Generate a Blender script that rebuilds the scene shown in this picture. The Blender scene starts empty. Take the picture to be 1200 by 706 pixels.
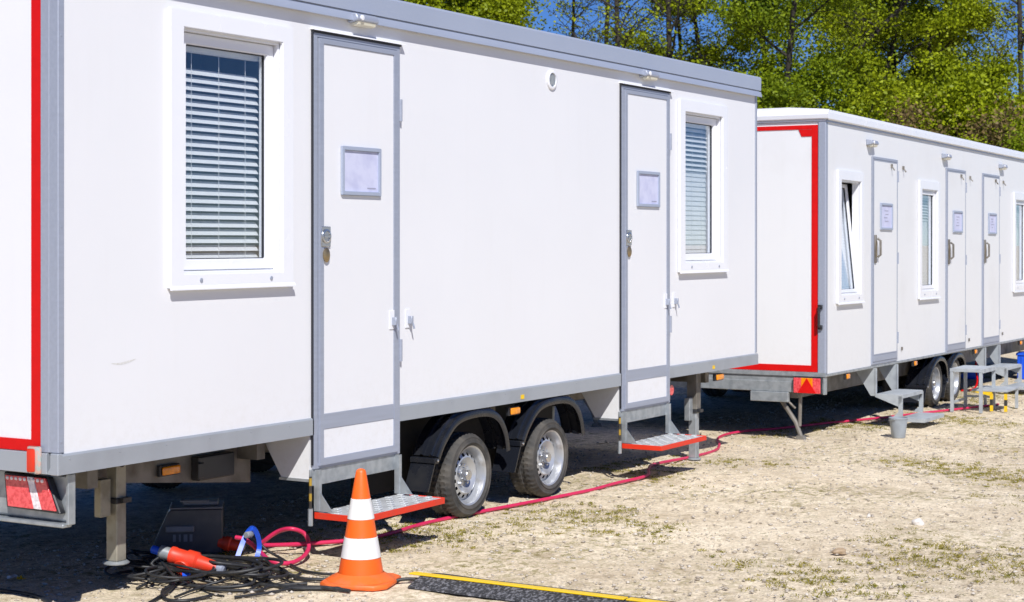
import bpy, bmesh, math, random
import numpy as np
from mathutils import Vector, Matrix, Euler
random.seed(7)
rng = np.random.default_rng(7)
scn = bpy.context.scene
COL = scn.collection
PI = math.pi
R = math.radians

# ------------------------------------------------------------------ camera
YAW = math.atan((1790 - 600) / 2000)
CC, SS = math.cos(YAW), math.sin(YAW)
EYE = Vector((0, -4.9, 1.5))
cam = bpy.data.cameras.new('camera')
cam.sensor_width = 36
cam.lens = 60
cam.shift_y = -(353 - 283) / 1200
cam.clip_end = 2000
cam.clip_start = 0.1
co = bpy.data.objects.new('camera', cam)
COL.objects.link(co)
co.location = EYE
fwd = Vector((CC, SS, 0))
co.rotation_euler = fwd.to_track_quat('-Z', 'Y').to_euler()
cam.dof.use_dof = True
cam.dof.focus_distance = 9.0
cam.dof.aperture_fstop = 8.0
scn.camera = co


def sstep(a, b, x):
    t = min(1, max(0, (x - a) / (b - a)))
    return t * t * (3 - 2 * t)


def ground_z(x, y=0):
    return -0.075 * sstep(9.5, 12.8, x)


def G(u, v, dz=0.0):
    """site survey: the ground point seen at (u, v) of the 1200 px photo"""
    z = dz
    for _ in range(6):
        t = (1.5 - z) * 2000 / (v - 283)
        lat = (u - 600) / 2000 * t
        x = t * CC + lat * SS
        y = t * SS - lat * CC - 4.9
        z = ground_z(x) + dz
    return Vector((x, y, z))


def polar(u, depth):
    lat = (u - 600) / 2000 * depth
    return depth * CC + lat * SS, depth * SS - lat * CC - 4.9


# ------------------------------------------------------------------ materials
def nodes(name):
    m = bpy.data.materials.new(name)
    m.use_nodes = True
    nt = m.node_tree
    b = nt.nodes['Principled BSDF']
    return m, nt, b


def mat(name, c, rough=0.5, metal=0.0, var=0.06, scale=6.0, bump=0.0, bscale=60.0, coat=0.0, spec=0.5, c2=None, thr=(0.45, 0.7), detail=5, stretch=None):
    m, nt, b = nodes(name)
    N, L = nt.nodes, nt.links
    tc = N.new('ShaderNodeTexCoord')
    src = tc.outputs['Object']
    if stretch:
        mp = N.new('ShaderNodeMapping')
        mp.inputs['Scale'].default_value = stretch
        L.new(src, mp.inputs['Vector'])
        src = mp.outputs['Vector']
    no = N.new('ShaderNodeTexNoise')
    no.inputs['Scale'].default_value = scale
    no.inputs['Detail'].default_value = detail
    L.new(src, no.inputs['Vector'])
    cr = N.new('ShaderNodeValToRGB')
    if c2 is None:
        lo = [max(0, k * (1 - var)) for k in c]
        hi = [min(1, k * (1 + var)) for k in c]
        cr.color_ramp.elements[0].position = 0.3
        cr.color_ramp.elements[1].position = 0.7
    else:
        lo, hi = c, c2
        cr.color_ramp.elements[0].position = thr[0]
        cr.color_ramp.elements[1].position = thr[1]
    cr.color_ramp.elements[0].color = (*lo, 1)
    cr.color_ramp.elements[1].color = (*hi, 1)
    L.new(no.outputs['Fac'], cr.inputs['Fac'])
    L.new(cr.outputs['Color'], b.inputs['Base Color'])
    b.inputs['Roughness'].default_value = rough
    b.inputs['Metallic'].default_value = metal
    b.inputs['Coat Weight'].default_value = coat
    b.inputs['Specular IOR Level'].default_value = spec
    # roughness variation
    mr = N.new('ShaderNodeMapRange')
    mr.inputs['To Min'].default_value = max(0.03, rough - 0.08)
    mr.inputs['To Max'].default_value = min(1, rough + 0.08)
    L.new(no.outputs['Fac'], mr.inputs['Value'])
    L.new(mr.outputs['Result'], b.inputs['Roughness'])
    if bump:
        n2 = N.new('ShaderNodeTexNoise')
        n2.inputs['Scale'].default_value = bscale
        n2.inputs['Detail'].default_value = 4
        L.new(src, n2.inputs['Vector'])
        bp = N.new('ShaderNodeBump')
        bp.inputs['Strength'].default_value = bump
        bp.inputs['Distance'].default_value = 0.01
        L.new(n2.outputs['Fac'], bp.inputs['Height'])
        L.new(bp.outputs['Normal'], b.inputs['Normal'])
    return m


M = {}
M['panel'] = mat('white_panel', (0.775, 0.783, 0.81), 0.32, var=0.015, scale=1.2, bump=0.03, bscale=2.5)
M['panel_b'] = mat('white_panel_older', (0.76, 0.77, 0.785), 0.36, c2=(0.70, 0.705, 0.71), thr=(0.55, 0.8), scale=1.6, bump=0.03, bscale=3)
def add_grime(m, zlo, zhi, col):
    nt = m.node_tree; N, L = nt.nodes, nt.links
    b = N['Principled BSDF']
    src = b.inputs['Base Color'].links[0].from_socket
    tc = N.new('ShaderNodeTexCoord'); mp = N.new('ShaderNodeMapping'); mp.inputs['Scale'].default_value = (9, 9, 0.9)
    L.new(tc.outputs['Object'], mp.inputs['Vector'])
    n1 = N.new('ShaderNodeTexNoise'); n1.inputs['Scale'].default_value = 1.4; n1.inputs['Detail'].default_value = 5; L.new(mp.outputs[0], n1.inputs['Vector'])
    n2 = N.new('ShaderNodeTexNoise'); n2.inputs['Scale'].default_value = 22; n2.inputs['Detail'].default_value = 6; n2.inputs['Roughness'].default_value = 0.75; L.new(tc.outputs['Object'], n2.inputs['Vector'])
    sx = N.new('ShaderNodeSeparateXYZ'); L.new(tc.outputs['Object'], sx.inputs[0])
    mr = N.new('ShaderNodeMapRange'); mr.inputs['From Min'].default_value = zhi; mr.inputs['From Max'].default_value = zlo; L.new(sx.outputs['Z'], mr.inputs['Value'])
    sq = N.new('ShaderNodeMath'); sq.operation = 'POWER'; sq.inputs[1].default_value = 2.0; L.new(mr.outputs[0], sq.inputs[0])
    r2 = N.new('ShaderNodeMapRange'); r2.inputs['From Min'].default_value = 0.45; r2.inputs['From Max'].default_value = 0.75; L.new(n2.outputs['Fac'], r2.inputs['Value'])
    spl = N.new('ShaderNodeMath'); spl.operation = 'MULTIPLY'; L.new(sq.outputs[0], spl.inputs[0]); L.new(r2.outputs[0], spl.inputs[1])
    r1 = N.new('ShaderNodeMapRange'); r1.inputs['From Min'].default_value = 0.56; r1.inputs['From Max'].default_value = 0.80; r1.inputs['To Max'].default_value = 0.22; L.new(n1.outputs['Fac'], r1.inputs['Value'])
    mx_ = N.new('ShaderNodeMath'); mx_.operation = 'MAXIMUM'; L.new(spl.outputs[0], mx_.inputs[0]); L.new(r1.outputs[0], mx_.inputs[1])
    sc_ = N.new('ShaderNodeMath'); sc_.operation = 'MULTIPLY'; sc_.inputs[1].default_value = 0.26; L.new(mx_.outputs[0], sc_.inputs[0])
    mi = N.new('ShaderNodeMix'); mi.data_type = 'RGBA'; mi.inputs['B'].default_value = (*col, 1)
    L.new(sc_.outputs[0], mi.inputs['Factor']); L.new(src, mi.inputs['A']); L.new(mi.outputs['Result'], b.inputs['Base Color'])
add_grime(M['panel'], 0.66, 1.05, (0.58, 0.55, 0.50))
add_grime(M['panel_b'], 0.42, 1.0, (0.52, 0.48, 0.42))
M['upvc'] = mat('white_window_plastic', (0.80, 0.815, 0.86), 0.25, var=0.01)
M['alu'] = mat('grey_aluminium_profile', (0.36, 0.395, 0.48), 0.42, metal=0.25, var=0.05, scale=3, stretch=(1, 20, 20))
M['alu_roof'] = mat('grey_roof_fascia', (0.40, 0.45, 0.56), 0.38, metal=0.2, var=0.04, scale=1.5)
M['skirt'] = mat('grey_skirt_profile', (0.36, 0.39, 0.43), 0.42, metal=0.2, c2=(0.30, 0.32, 0.35), thr=(0.5, 0.8), scale=4)
M['gasket'] = mat('black_rubber_gasket', (0.02, 0.022, 0.03), 0.6)
M['galv'] = mat('galvanised_steel', (0.42, 0.45, 0.47), 0.42, metal=0.45, c2=(0.30, 0.33, 0.35), thr=(0.4, 0.65), scale=18)
M['galv_dirty'] = mat('weathered_galvanised_steel', (0.24, 0.225, 0.20), 0.6, metal=0.2, c2=(0.13, 0.115, 0.095), thr=(0.4, 0.7), scale=9)
M['tread'] = mat('bright_chequer_plate', (0.60, 0.62, 0.63), 0.4, metal=0.25, c2=(0.46, 0.47, 0.47), thr=(0.45, 0.7), scale=14)
M['jack'] = mat('beige_stained_steel', (0.33, 0.31, 0.25), 0.5, metal=0.3, c2=(0.22, 0.20, 0.15), thr=(0.45, 0.7), scale=14)
M['steel'] = mat('polished_steel', (0.55, 0.56, 0.58), 0.25, metal=0.9, var=0.08, scale=20)
M['rim'] = mat('silver_painted_rim', (0.52, 0.54, 0.57), 0.32, metal=0.55, c2=(0.36, 0.34, 0.31), thr=(0.55, 0.8), scale=14)
M['tyre'] = mat('dusty_tyre_rubber', (0.042, 0.041, 0.040), 0.8, c2=(0.12, 0.108, 0.092), thr=(0.4, 0.75), scale=9, bump=0.2, bscale=70)
M['fender'] = mat('black_fender_plastic', (0.011, 0.013, 0.019), 0.26, c2=(0.028, 0.028, 0.030), thr=(0.5, 0.8), scale=7, bump=0.05, bscale=40)
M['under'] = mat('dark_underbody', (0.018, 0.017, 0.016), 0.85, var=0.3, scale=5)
M['dark'] = mat('room_lining', (0.34, 0.35, 0.36), 0.8, var=0.1)
M['black'] = mat('black_plastic', (0.026, 0.027, 0.031), 0.4, var=0.2, scale=12)
M['cable'] = mat('black_cable_rubber', (0.018, 0.019, 0.022), 0.5, c2=(0.05, 0.047, 0.042), thr=(0.5, 0.75), scale=25)
M['red'] = mat('red_reflective_tape', (0.62, 0.004, 0.004), 0.5, var=0.06, scale=20, spec=0.25)
M['orange_edge'] = mat('orange_red_edge_paint', (0.70, 0.035, 0.010), 0.5, c2=(0.58, 0.05, 0.025), thr=(0.5, 0.75), scale=16)
M['amber'] = mat('amber_lens', (0.85, 0.28, 0.005), 0.2, var=0.15, scale=60, coat=0.5)
M['red_lens'] = mat('red_lens', (0.82, 0.10, 0.11), 0.16, c2=(0.66, 0.05, 0.06), thr=(0.45, 0.6), scale=60, coat=0.6, bump=0.3, bscale=160)
M['clear_lens'] = mat('clear_lens', (0.82, 0.74, 0.77), 0.15, var=0.25, scale=70, coat=0.6, bump=0.3, bscale=160)
M['orange'] = mat('orange_cone_plastic', (0.88, 0.13, 0.008), 0.42, c2=(0.66, 0.13, 0.03), thr=(0.55, 0.72), scale=16, bump=0.04, bscale=80)
M['cone_base'] = mat('orange_cone_base', (0.84, 0.15, 0.02), 0.5, c2=(0.60, 0.16, 0.06), thr=(0.5, 0.75), scale=14, bump=0.06)
M['cone_white'] = mat('white_cone_band', (0.80, 0.80, 0.79), 0.35, c2=(0.60, 0.57, 0.52), thr=(0.55, 0.8), scale=18)
M['plug_red'] = mat('red_plug_plastic', (0.72, 0.045, 0.015), 0.45, c2=(0.55, 0.06, 0.03), thr=(0.5, 0.75), scale=22)
M['blue'] = mat('blue_plastic', (0.012, 0.10, 0.72), 0.4, var=0.08)
M['hose'] = mat('pink_red_hose', (0.62, 0.025, 0.10), 0.42, c2=(0.50, 0.03, 0.08), thr=(0.5, 0.8), scale=14)
M['yellow'] = mat('yellow_plastic', (0.85, 0.56, 0.01), 0.5, c2=(0.72, 0.45, 0.02), thr=(0.5, 0.8), scale=14)
M['rubber_mat'] = mat('speckled_black_rubber', (0.022, 0.023, 0.026), 0.6, c2=(0.17, 0.17, 0.185), thr=(0.47, 0.64), scale=75, detail=3, bump=0.5, bscale=80)
M['paper'] = mat('printed_paper', (0.60, 0.62, 0.80), 0.5, c2=(0.50, 0.52, 0.72), thr=(0.42, 0.68), scale=14)
M['ink'] = mat('grey_ink', (0.33, 0.34, 0.46), 0.6)
M['blind'] = mat('pale_blind_slat', (0.86, 0.87, 0.87), 0.45, var=0.03)
M['brass'] = mat('worn_brass', (0.35, 0.27, 0.16), 0.4, metal=0.8, var=0.1, scale=40)
M['lamp_lens'] = mat('frosted_lamp_lens', (0.72, 0.70, 0.58), 0.3, var=0.06)
M['grey_step'] = mat('grey_galvanised_step', (0.46, 0.50, 0.53), 0.5, metal=0.2, c2=(0.36, 0.39, 0.42), thr=(0.4, 0.7), scale=12)
M['stone'] = mat('pale_stone', (0.62, 0.58, 0.53), 0.9, c2=(0.76, 0.73, 0.69), thr=(0.4, 0.65), scale=20, bump=0.5, bscale=40)
M['stone_tan'] = mat('tan_stone', (0.36, 0.26, 0.16), 0.9, c2=(0.46, 0.36, 0.25), thr=(0.4, 0.65), scale=20, bump=0.5, bscale=40)
M['bark'] = mat('dark_bark', (0.022, 0.018, 0.014), 0.9, c2=(0.05, 0.042, 0.033), thr=(0.4, 0.7), scale=5, bump=0.6, bscale=14)
M['tan'] = mat('tan_twigs', (0.20, 0.13, 0.075), 0.9, c2=(0.12, 0.08, 0.05), thr=(0.4, 0.7), scale=6)
M['litter_white'] = mat('white_scrap', (0.7, 0.7, 0.7), 0.6)


def striped(name, c1, c2, freq):
    m, nt, b = nodes(name)
    N, L = nt.nodes, nt.links
    tc = N.new('ShaderNodeTexCoord')
    sx = N.new('ShaderNodeSeparateXYZ')
    L.new(tc.outputs['Object'], sx.inputs[0])
    mu = N.new('ShaderNodeMath'); mu.operation = 'MULTIPLY'; mu.inputs[1].default_value = freq
    L.new(sx.outputs['Z'], mu.inputs[0])
    fr = N.new('ShaderNodeMath'); fr.operation = 'FRACT'
    L.new(mu.outputs[0], fr.inputs[0])
    gt = N.new('ShaderNodeMath'); gt.operation = 'GREATER_THAN'; gt.inputs[1].default_value = 0.5
    L.new(fr.outputs[0], gt.inputs[0])
    mx = N.new('ShaderNodeMix'); mx.data_type = 'RGBA'
    mx.inputs['A'].default_value = (*c1, 1); mx.inputs['B'].default_value = (*c2, 1)
    L.new(gt.outputs[0], mx.inputs['Factor'])
    L.new(mx.outputs['Result'], b.inputs['Base Color'])
    b.inputs['Roughness'].default_value = 0.5
    return m


M['hazard'] = striped('yellow_black_hazard_paint', (0.8, 0.52, 0.01), (0.03, 0.03, 0.03), 9)
M['hazard_fine'] = striped('yellow_black_rod_paint', (0.40, 0.26, 0.03), (0.04, 0.035, 0.03), 14)


def glass_mat():
    m = bpy.data.materials.new('window_glass')
    m.use_nodes = True
    nt = m.node_tree
    N, L = nt.nodes, nt.links
    for n in list(N):
        if n.type != 'OUTPUT_MATERIAL':
            N.remove(n)
    out = [n for n in N if n.type == 'OUTPUT_MATERIAL'][0]
    tr = N.new('ShaderNodeBsdfTransparent')
    tr.inputs['Color'].default_value = (0.955, 0.968, 0.978, 1)
    gl = N.new('ShaderNodeBsdfGlossy')
    gl.inputs['Roughness'].default_value = 0.015
    gl.inputs['Color'].default_value = (0.9, 0.95, 1, 1)
    lw = N.new('ShaderNodeLayerWeight'); lw.inputs['Blend'].default_value = 0.5
    pw = N.new('ShaderNodeMath'); pw.operation = 'POWER'; pw.inputs[1].default_value = 3.5
    L.new(lw.outputs['Facing'], pw.inputs[0])
    fr = N.new('ShaderNodeMath'); fr.operation = 'MULTIPLY_ADD'; fr.inputs[1].default_value = 0.8; fr.inputs[2].default_value = 0.085
    L.new(pw.outputs[0], fr.inputs[0])
    mx = N.new('ShaderNodeMixShader')
    L.new(fr.outputs[0], mx.inputs[0])
    L.new(tr.outputs[0], mx.inputs[1])
    L.new(gl.outputs[0], mx.inputs[2])
    L.new(mx.outputs[0], out.inputs['Surface'])
    return m


M['glass'] = glass_mat()


def leaf_mat(name, a, b_, trans=0.22):
    m, nt, b = nodes(name)
    N, L = nt.nodes, nt.links
    out = [n for n in N if n.type == 'OUTPUT_MATERIAL'][0]
    N.remove(b)
    tc = N.new('ShaderNodeTexCoord')
    n1 = N.new('ShaderNodeTexNoise'); n1.inputs['Scale'].default_value = 0.9; n1.inputs['Detail'].default_value = 2
    n2 = N.new('ShaderNodeTexWhiteNoise'); n2.noise_dimensions = '3D'
    ge = N.new('ShaderNodeNewGeometry')
    L.new(tc.outputs['Object'], n1.inputs['Vector'])
    at = N.new('ShaderNodeAttribute'); at.attribute_name = 'tone'
    ad = N.new('ShaderNodeMath'); ad.operation = 'MULTIPLY_ADD'
    ad.inputs[1].default_value = 0.55
    L.new(at.outputs['Fac'], ad.inputs[0])
    s2 = N.new('ShaderNodeMath'); s2.operation = 'MULTIPLY'; s2.inputs[1].default_value = 0.6
    L.new(n1.outputs['Fac'], s2.inputs[0])
    L.new(s2.outputs[0], ad.inputs[2])
    cr = N.new('ShaderNodeValToRGB')
    cr.color_ramp.elements[0].color = (*a, 1); cr.color_ramp.elements[0].position = 0.2
    cr.color_ramp.elements[1].color = (*b_, 1); cr.color_ramp.elements[1].position = 0.8
    L.new(ad.outputs[0], cr.inputs['Fac'])
    df = N.new('ShaderNodeBsdfPrincipled'); df.inputs['Roughness'].default_value = 0.5
    df.inputs['Specular IOR Level'].default_value = 0.2
    L.new(cr.outputs['Color'], df.inputs['Base Color'])
    tl = N.new('ShaderNodeBsdfTranslucent')
    L.new(cr.outputs['Color'], tl.inputs['Color'])
    mx = N.new('ShaderNodeMixShader'); mx.inputs[0].default_value = trans
    L.new(df.outputs[0], mx.inputs[1]); L.new(tl.outputs[0], mx.inputs[2])
    L.new(mx.outputs[0], out.inputs['Surface'])
    return m


M['leaf_lime'] = leaf_mat('lime_spring_leaves', (0.11, 0.155, 0.004), (0.34, 0.40, 0.010))
M['leaf_green'] = leaf_mat('fresh_green_leaves', (0.075, 0.125, 0.006), (0.25, 0.32, 0.010))
M['leaf_olive'] = leaf_mat('olive_brown_leaves', (0.11, 0.085, 0.025), (0.25, 0.18, 0.07))
M['grass'] = leaf_mat('grass_blades', (0.12, 0.14, 0.012), (0.38, 0.31, 0.06), 0.25)


def ground_mat():
    m, nt, b = nodes('sandy_gravel_ground')
    N, L = nt.nodes, nt.links
    tc = N.new('ShaderNodeTexCoord')
    P = tc.outputs['Object']

    def noise(scale, detail=5, rough=0.6, dist=0.0):
        n = N.new('ShaderNodeTexNoise')
        n.inputs['Scale'].default_value = scale; n.inputs['Detail'].default_value = detail
        n.inputs['Roughness'].default_value = rough; n.inputs['Distortion'].default_value = dist
        L.new(P, n.inputs['Vector'])
        return n.outputs['Fac']

    def ramp(f, p0, p1, c0=(0, 0, 0), c1=(1, 1, 1)):
        r = N.new('ShaderNodeValToRGB')
        r.color_ramp.elements[0].position = p0; r.color_ramp.elements[1].position = p1
        r.color_ramp.elements[0].color = (*c0, 1); r.color_ramp.elements[1].color = (*c1, 1)
        L.new(f, r.inputs['Fac'])
        return r.outputs['Color']

    def mix(f, a, c, mode='MIX'):
        x = N.new('ShaderNodeMix'); x.data_type = 'RGBA'; x.blend_type = mode
        if isinstance(f, float):
            x.inputs['Factor'].default_value = f
        else:
            L.new(f, x.inputs['Factor'])
        for s, k in (('A', a), ('B', c)):
            if isinstance(k, tuple):
                x.inputs[s].default_value = (*k, 1)
            else:
                L.new(k, x.inputs[s])
        return x.outputs['Result']

    base = ramp(noise(1.1, 6, 0.65), 0.35, 0.68, (0.67, 0.575, 0.43), (0.86, 0.765, 0.60))
    fine = ramp(noise(55, 3, 0.7), 0.3, 0.7, (0.66, 0.64, 0.60), (1.3, 1.3, 1.3))
    c = mix(0.85, base, fine, 'MULTIPLY')
    mid = ramp(noise(13, 6, 0.78), 0.36, 0.64, (0.74, 0.70, 0.64), (1.12, 1.12, 1.12))
    c = mix(1.0, c, mid, 'MULTIPLY')
    vo = N.new('ShaderNodeTexVoronoi'); vo.inputs['Scale'].default_value = 42
    L.new(P, vo.inputs['Vector'])
    peb = ramp(vo.outputs['Distance'], 0.10, 0.24, (1, 1, 1), (0, 0, 0))
    sel = ramp(vo.outputs['Color'], 0.62, 0.66)
    ps = mix(1.0, peb, sel, 'MULTIPLY')
    c = mix(ps, c, mix(vo.outputs['Color'], (0.30, 0.25, 0.20), (0.68, 0.63, 0.56)))
    # moss / thin weed cover
    m1 = ramp(noise(0.9, 4, 0.6, 0.4), 0.45, 0.66)
    m2 = ramp(noise(14, 6, 0.8), 0.50, 0.57)
    mm = mix(1.0, m1, m2, 'MULTIPLY')
    c = mix(mm, c, ramp(noise(30, 3), 0.3, 0.7, (0.17, 0.15, 0.045), (0.33, 0.28, 0.11)))
    sp = mix(1.0, ramp(noise(1.3, 3, 0.6), 0.40, 0.60), ramp(noise(26, 4, 0.75), 0.585, 0.635), 'MULTIPLY')
    c = mix(sp, c, (0.20, 0.165, 0.06))
    # brown dust patches
    d1 = ramp(noise(3.2, 5, 0.7), 0.56, 0.70)
    c = mix(d1, c, mix(0.55, c, (0.27, 0.20, 0.12)))
    L.new(c, b.inputs['Base Color'])
    b.inputs['Roughness'].default_value = 0.95
    b.inputs['Specular IOR Level'].default_value = 0.15
    ad = N.new('ShaderNodeMath'); ad.operation = 'MULTIPLY_ADD'; ad.inputs[1].default_value = 0.6
    L.new(noise(38, 5, 0.75), ad.inputs[0]); L.new(ps, ad.inputs[2])
    bp = N.new('ShaderNodeBump'); bp.inputs['Strength'].default_value = 0.6; bp.inputs['Distance'].default_value = 0.018
    L.new(ad.outputs[0], bp.inputs['Height'])
    L.new(bp.outputs['Normal'], b.inputs['Normal'])
    return m


# ------------------------------------------------------------------ mesh helper
class MB:
    def __init__(s):
        s.bm = bmesh.new()

    def box(s, x0, x1, y0, y1, z0, z1, bev=0.0, seg=1):
        if x0 > x1: x0, x1 = x1, x0
        if y0 > y1: y0, y1 = y1, y0
        if z0 > z1: z0, z1 = z1, z0
        vs = [s.bm.verts.new(p) for p in [(x0, y0, z0), (x1, y0, z0), (x1, y1, z0), (x0, y1, z0), (x0, y0, z1), (x1, y0, z1), (x1, y1, z1), (x0, y1, z1)]]
        fs = [s.bm.faces.new([vs[i] for i in f]) for f in [(0, 3, 2, 1), (4, 5, 6, 7), (0, 1, 5, 4), (1, 2, 6, 5), (2, 3, 7, 6), (3, 0, 4, 7)]]
        if bev > 0:
            es = list({e for f in fs for e in f.edges})
            bmesh.ops.bevel(s.bm, geom=es, offset=bev, segments=seg, affect='EDGES', profile=0.5)
        return s

    def prism(s, pts, axis, a0, a1, bev=0.0):
        """pts: 2D polygon; extruded along axis from a0 to a1"""
        def P(p, a):
            if axis == 'x': return (a, p[0], p[1])
            if axis == 'y': return (p[0], a, p[1])
            return (p[0], p[1], a)
        A = [s.bm.verts.new(P(p, a0)) for p in pts]
        B = [s.bm.verts.new(P(p, a1)) for p in pts]
        n = len(pts)
        fs = [s.bm.faces.new(A), s.bm.faces.new(B[::-1])]
        for i in range(n):
            j = (i + 1) % n
            fs.append(s.bm.faces.new([A[i], B[i], B[j], A[j]]))
        if bev > 0:
            es = list({e for f in fs for e in f.edges})
            bmesh.ops.bevel(s.bm, geom=es, offset=bev, segments=1, affect='EDGES')
        return s

    def tube(s, pts, r, seg=8, caps=True, closed=False):
        pts = [Vector(p) for p in pts]
        n = len(pts)
        rings = []
        up = Vector((0.013, 0.021, 1)).normalized()
        prev = None
        for i, p in enumerate(pts):
            d = (pts[min(i + 1, n - 1)] - pts[max(i - 1, 0)])
            if d.length < 1e-9: d = Vector((1, 0, 0))
            d.normalize()
            if prev is None:
                a = d.cross(up)
                if a.length < 0.05: a = d.cross(Vector((1, 0, 0)))
            else:
                a = prev - d * prev.dot(d)
                if a.length < 1e-6: a = d.orthogonal()
            a.normalize(); prev = a
            b = d.cross(a)
            rr = r[i] if isinstance(r, (list, tuple)) else r
            rings.append([s.bm.verts.new(p + (a * math.cos(2 * PI * k / seg) + b * math.sin(2 * PI * k / seg)) * rr) for k in range(seg)])
        for i in range(n - 1):
            for k in range(seg):
                s.bm.faces.new([rings[i][k], rings[i][(k + 1) % seg], rings[i + 1][(k + 1) % seg], rings[i + 1][k]])
        if caps:
            s.bm.faces.new(rings[0][::-1]); s.bm.faces.new(rings[-1])
        return s

    def lathe(s, prof, seg=32, c=(0, 0, 0), axis='z', rfun=None, cap=True):
        """prof: (radius, along)"""
        rings = []
        for j, (r, a) in enumerate(prof):
            ring = []
            for k in range(seg):
                t = 2 * PI * k / seg
                rr = r + (rfun(j, k) if rfun else 0)
                u, w = rr * math.cos(t), rr * math.sin(t)
                p = (u, w, a) if axis == 'z' else ((u, a, w) if axis == 'y' else (a, u, w))
                ring.append(s.bm.verts.new((p[0] + c[0], p[1] + c[1], p[2] + c[2])))
            rings.append(ring)
        for i in range(len(rings) - 1):
            for k in range(seg):
                s.bm.faces.new([rings[i][k], rings[i][(k + 1) % seg], rings[i + 1][(k + 1) % seg], rings[i + 1][k]])
        if cap:
            if prof[0][0] > 1e-5: s.bm.faces.new(rings[0][::-1])
            if prof[-1][0] > 1e-5: s.bm.faces.new(rings[-1])
        return s

    def transform(s, mtx):
        bmesh.ops.transform(s.bm, matrix=mtx, verts=s.bm.verts)
        return s

    def build(s, name, m, parent=None, smooth=False, angle=40):
        bmesh.ops.remove_doubles(s.bm, verts=s.bm.verts, dist=1e-6)
        bmesh.ops.recalc_face_normals(s.bm, faces=s.bm.faces)
        me = bpy.data.meshes.new(name)
        s.bm.to_mesh(me); s.bm.free()
        if smooth:
            me.polygons.foreach_set('use_smooth', [True] * len(me.polygons))
            me.set_sharp_from_angle(angle=R(angle))
        me.materials.append(M[m] if isinstance(m, str) else m)
        o = bpy.data.objects.new(name, me)
        COL.objects.link(o)
        if parent: o.parent = parent
        return o


def tag(o, label=None, cat=None, group=None, kind=None):
    if label: o['label'] = label
    if cat: o['category'] = cat
    if group: o['group'] = group
    if kind: o['kind'] = kind
    return o


def empty(name, loc=(0, 0, 0), rot=(0, 0, 0)):
    o = bpy.data.objects.new(name, None)
    o.empty_display_size = 0.2
    COL.objects.link(o)
    o.location = loc; o.rotation_euler = rot
    return o


def smooth_path(pts, n=8):
    pts = [Vector(p) for p in pts]
    out = []
    for i in range(len(pts) - 1):
        p0 = pts[max(i - 1, 0)]; p1 = pts[i]; p2 = pts[i + 1]; p3 = pts[min(i + 2, len(pts) - 1)]
        for k in range(n):
            t = k / n
            out.append(0.5 * ((2 * p1) + (p2 - p0) * t + (2 * p0 - 5 * p1 + 4 * p2 - p3) * t * t + (3 * p1 - p0 - 3 * p2 + p3) * t ** 3))
    out.append(pts[-1])
    return out


def panel_holes(mb, x0, x1, z0, z1, y0, y1, holes):
    xs = sorted({x0, x1, *[h[0] for h in holes], *[h[1] for h in holes]})
    zs = sorted({z0, z1, *[h[2] for h in holes], *[h[3] for h in holes]})
    solid = lambda i, k: 0 <= i < len(xs) - 1 and 0 <= k < len(zs) - 1 and not any(h[0] - 1e-6 <= xs[i] and xs[i + 1] <= h[1] + 1e-6 and h[2] - 1e-6 <= zs[k] and zs[k + 1] <= h[3] + 1e-6 for h in holes)
    V = {}
    def v(x, y, z):
        key = (round(x, 5), round(y, 5), round(z, 5))
        if key not in V: V[key] = mb.bm.verts.new((x, y, z))
        return V[key]
    for i in range(len(xs) - 1):
        for k in range(len(zs) - 1):
            if not solid(i, k): continue
            a, b, c, d = xs[i], xs[i + 1], zs[k], zs[k + 1]
            mb.bm.faces.new([v(a, y0, c), v(b, y0, c), v(b, y0, d), v(a, y0, d)])
            mb.bm.faces.new([v(a, y1, d), v(b, y1, d), v(b, y1, c), v(a, y1, c)])
            if not solid(i - 1, k): mb.bm.faces.new([v(a, y0, d), v(a, y1, d), v(a, y1, c), v(a, y0, c)])
            if not solid(i + 1, k): mb.bm.faces.new([v(b, y0, c), v(b, y1, c), v(b, y1, d), v(b, y0, d)])
            if not solid(i, k - 1): mb.bm.faces.new([v(a, y0, c), v(a, y1, c), v(b, y1, c), v(b, y0, c)])
            if not solid(i, k + 1): mb.bm.faces.new([v(b, y0, d), v(b, y1, d), v(a, y1, d), v(a, y0, d)])
    return mb


def frame_ring(mb, x0, x1, z0, z1, w, y0, y1, bev=0.003, wb=None, wt=None, wr=None):
    """four mitred members as one ring (outer rectangle, inner rectangle, extruded)"""
    wb = w if wb is None else wb; wt = w if wt is None else wt; wr = w if wr is None else wr
    O = [(x0, z0), (x1, z0), (x1, z1), (x0, z1)]
    I = [(x0 + w, z0 + wb), (x1 - wr, z0 + wb), (x1 - wr, z1 - wt), (x0 + w, z1 - wt)]
    bm = mb.bm
    r = [[bm.verts.new((p[0], y, p[1])) for p in poly] for poly in (O, I) for y in (y0, y1)]
    of, ob, inf, ib = r
    fs = []
    for i in range(4):
        j = (i + 1) % 4
        fs += [bm.faces.new([of[i], of[j], inf[j], inf[i]]), bm.faces.new([ob[i], ib[i], ib[j], ob[j]]),
               bm.faces.new([of[i], ob[i], ob[j], of[j]]), bm.faces.new([inf[i], inf[j], ib[j], ib[i]])]
    if bev:
        es = list({e for f in fs for e in f.edges if not (e.verts[0] in of and e.verts[1] in inf) and not (e.verts[1] in of and e.verts[0] in inf)
                   and not (e.verts[0] in ob and e.verts[1] in ib) and not (e.verts[1] in ob and e.verts[0] in ib)})
        bmesh.ops.bevel(bm, geom=es, offset=bev, segments=2, affect='EDGES')
    return mb


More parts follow.
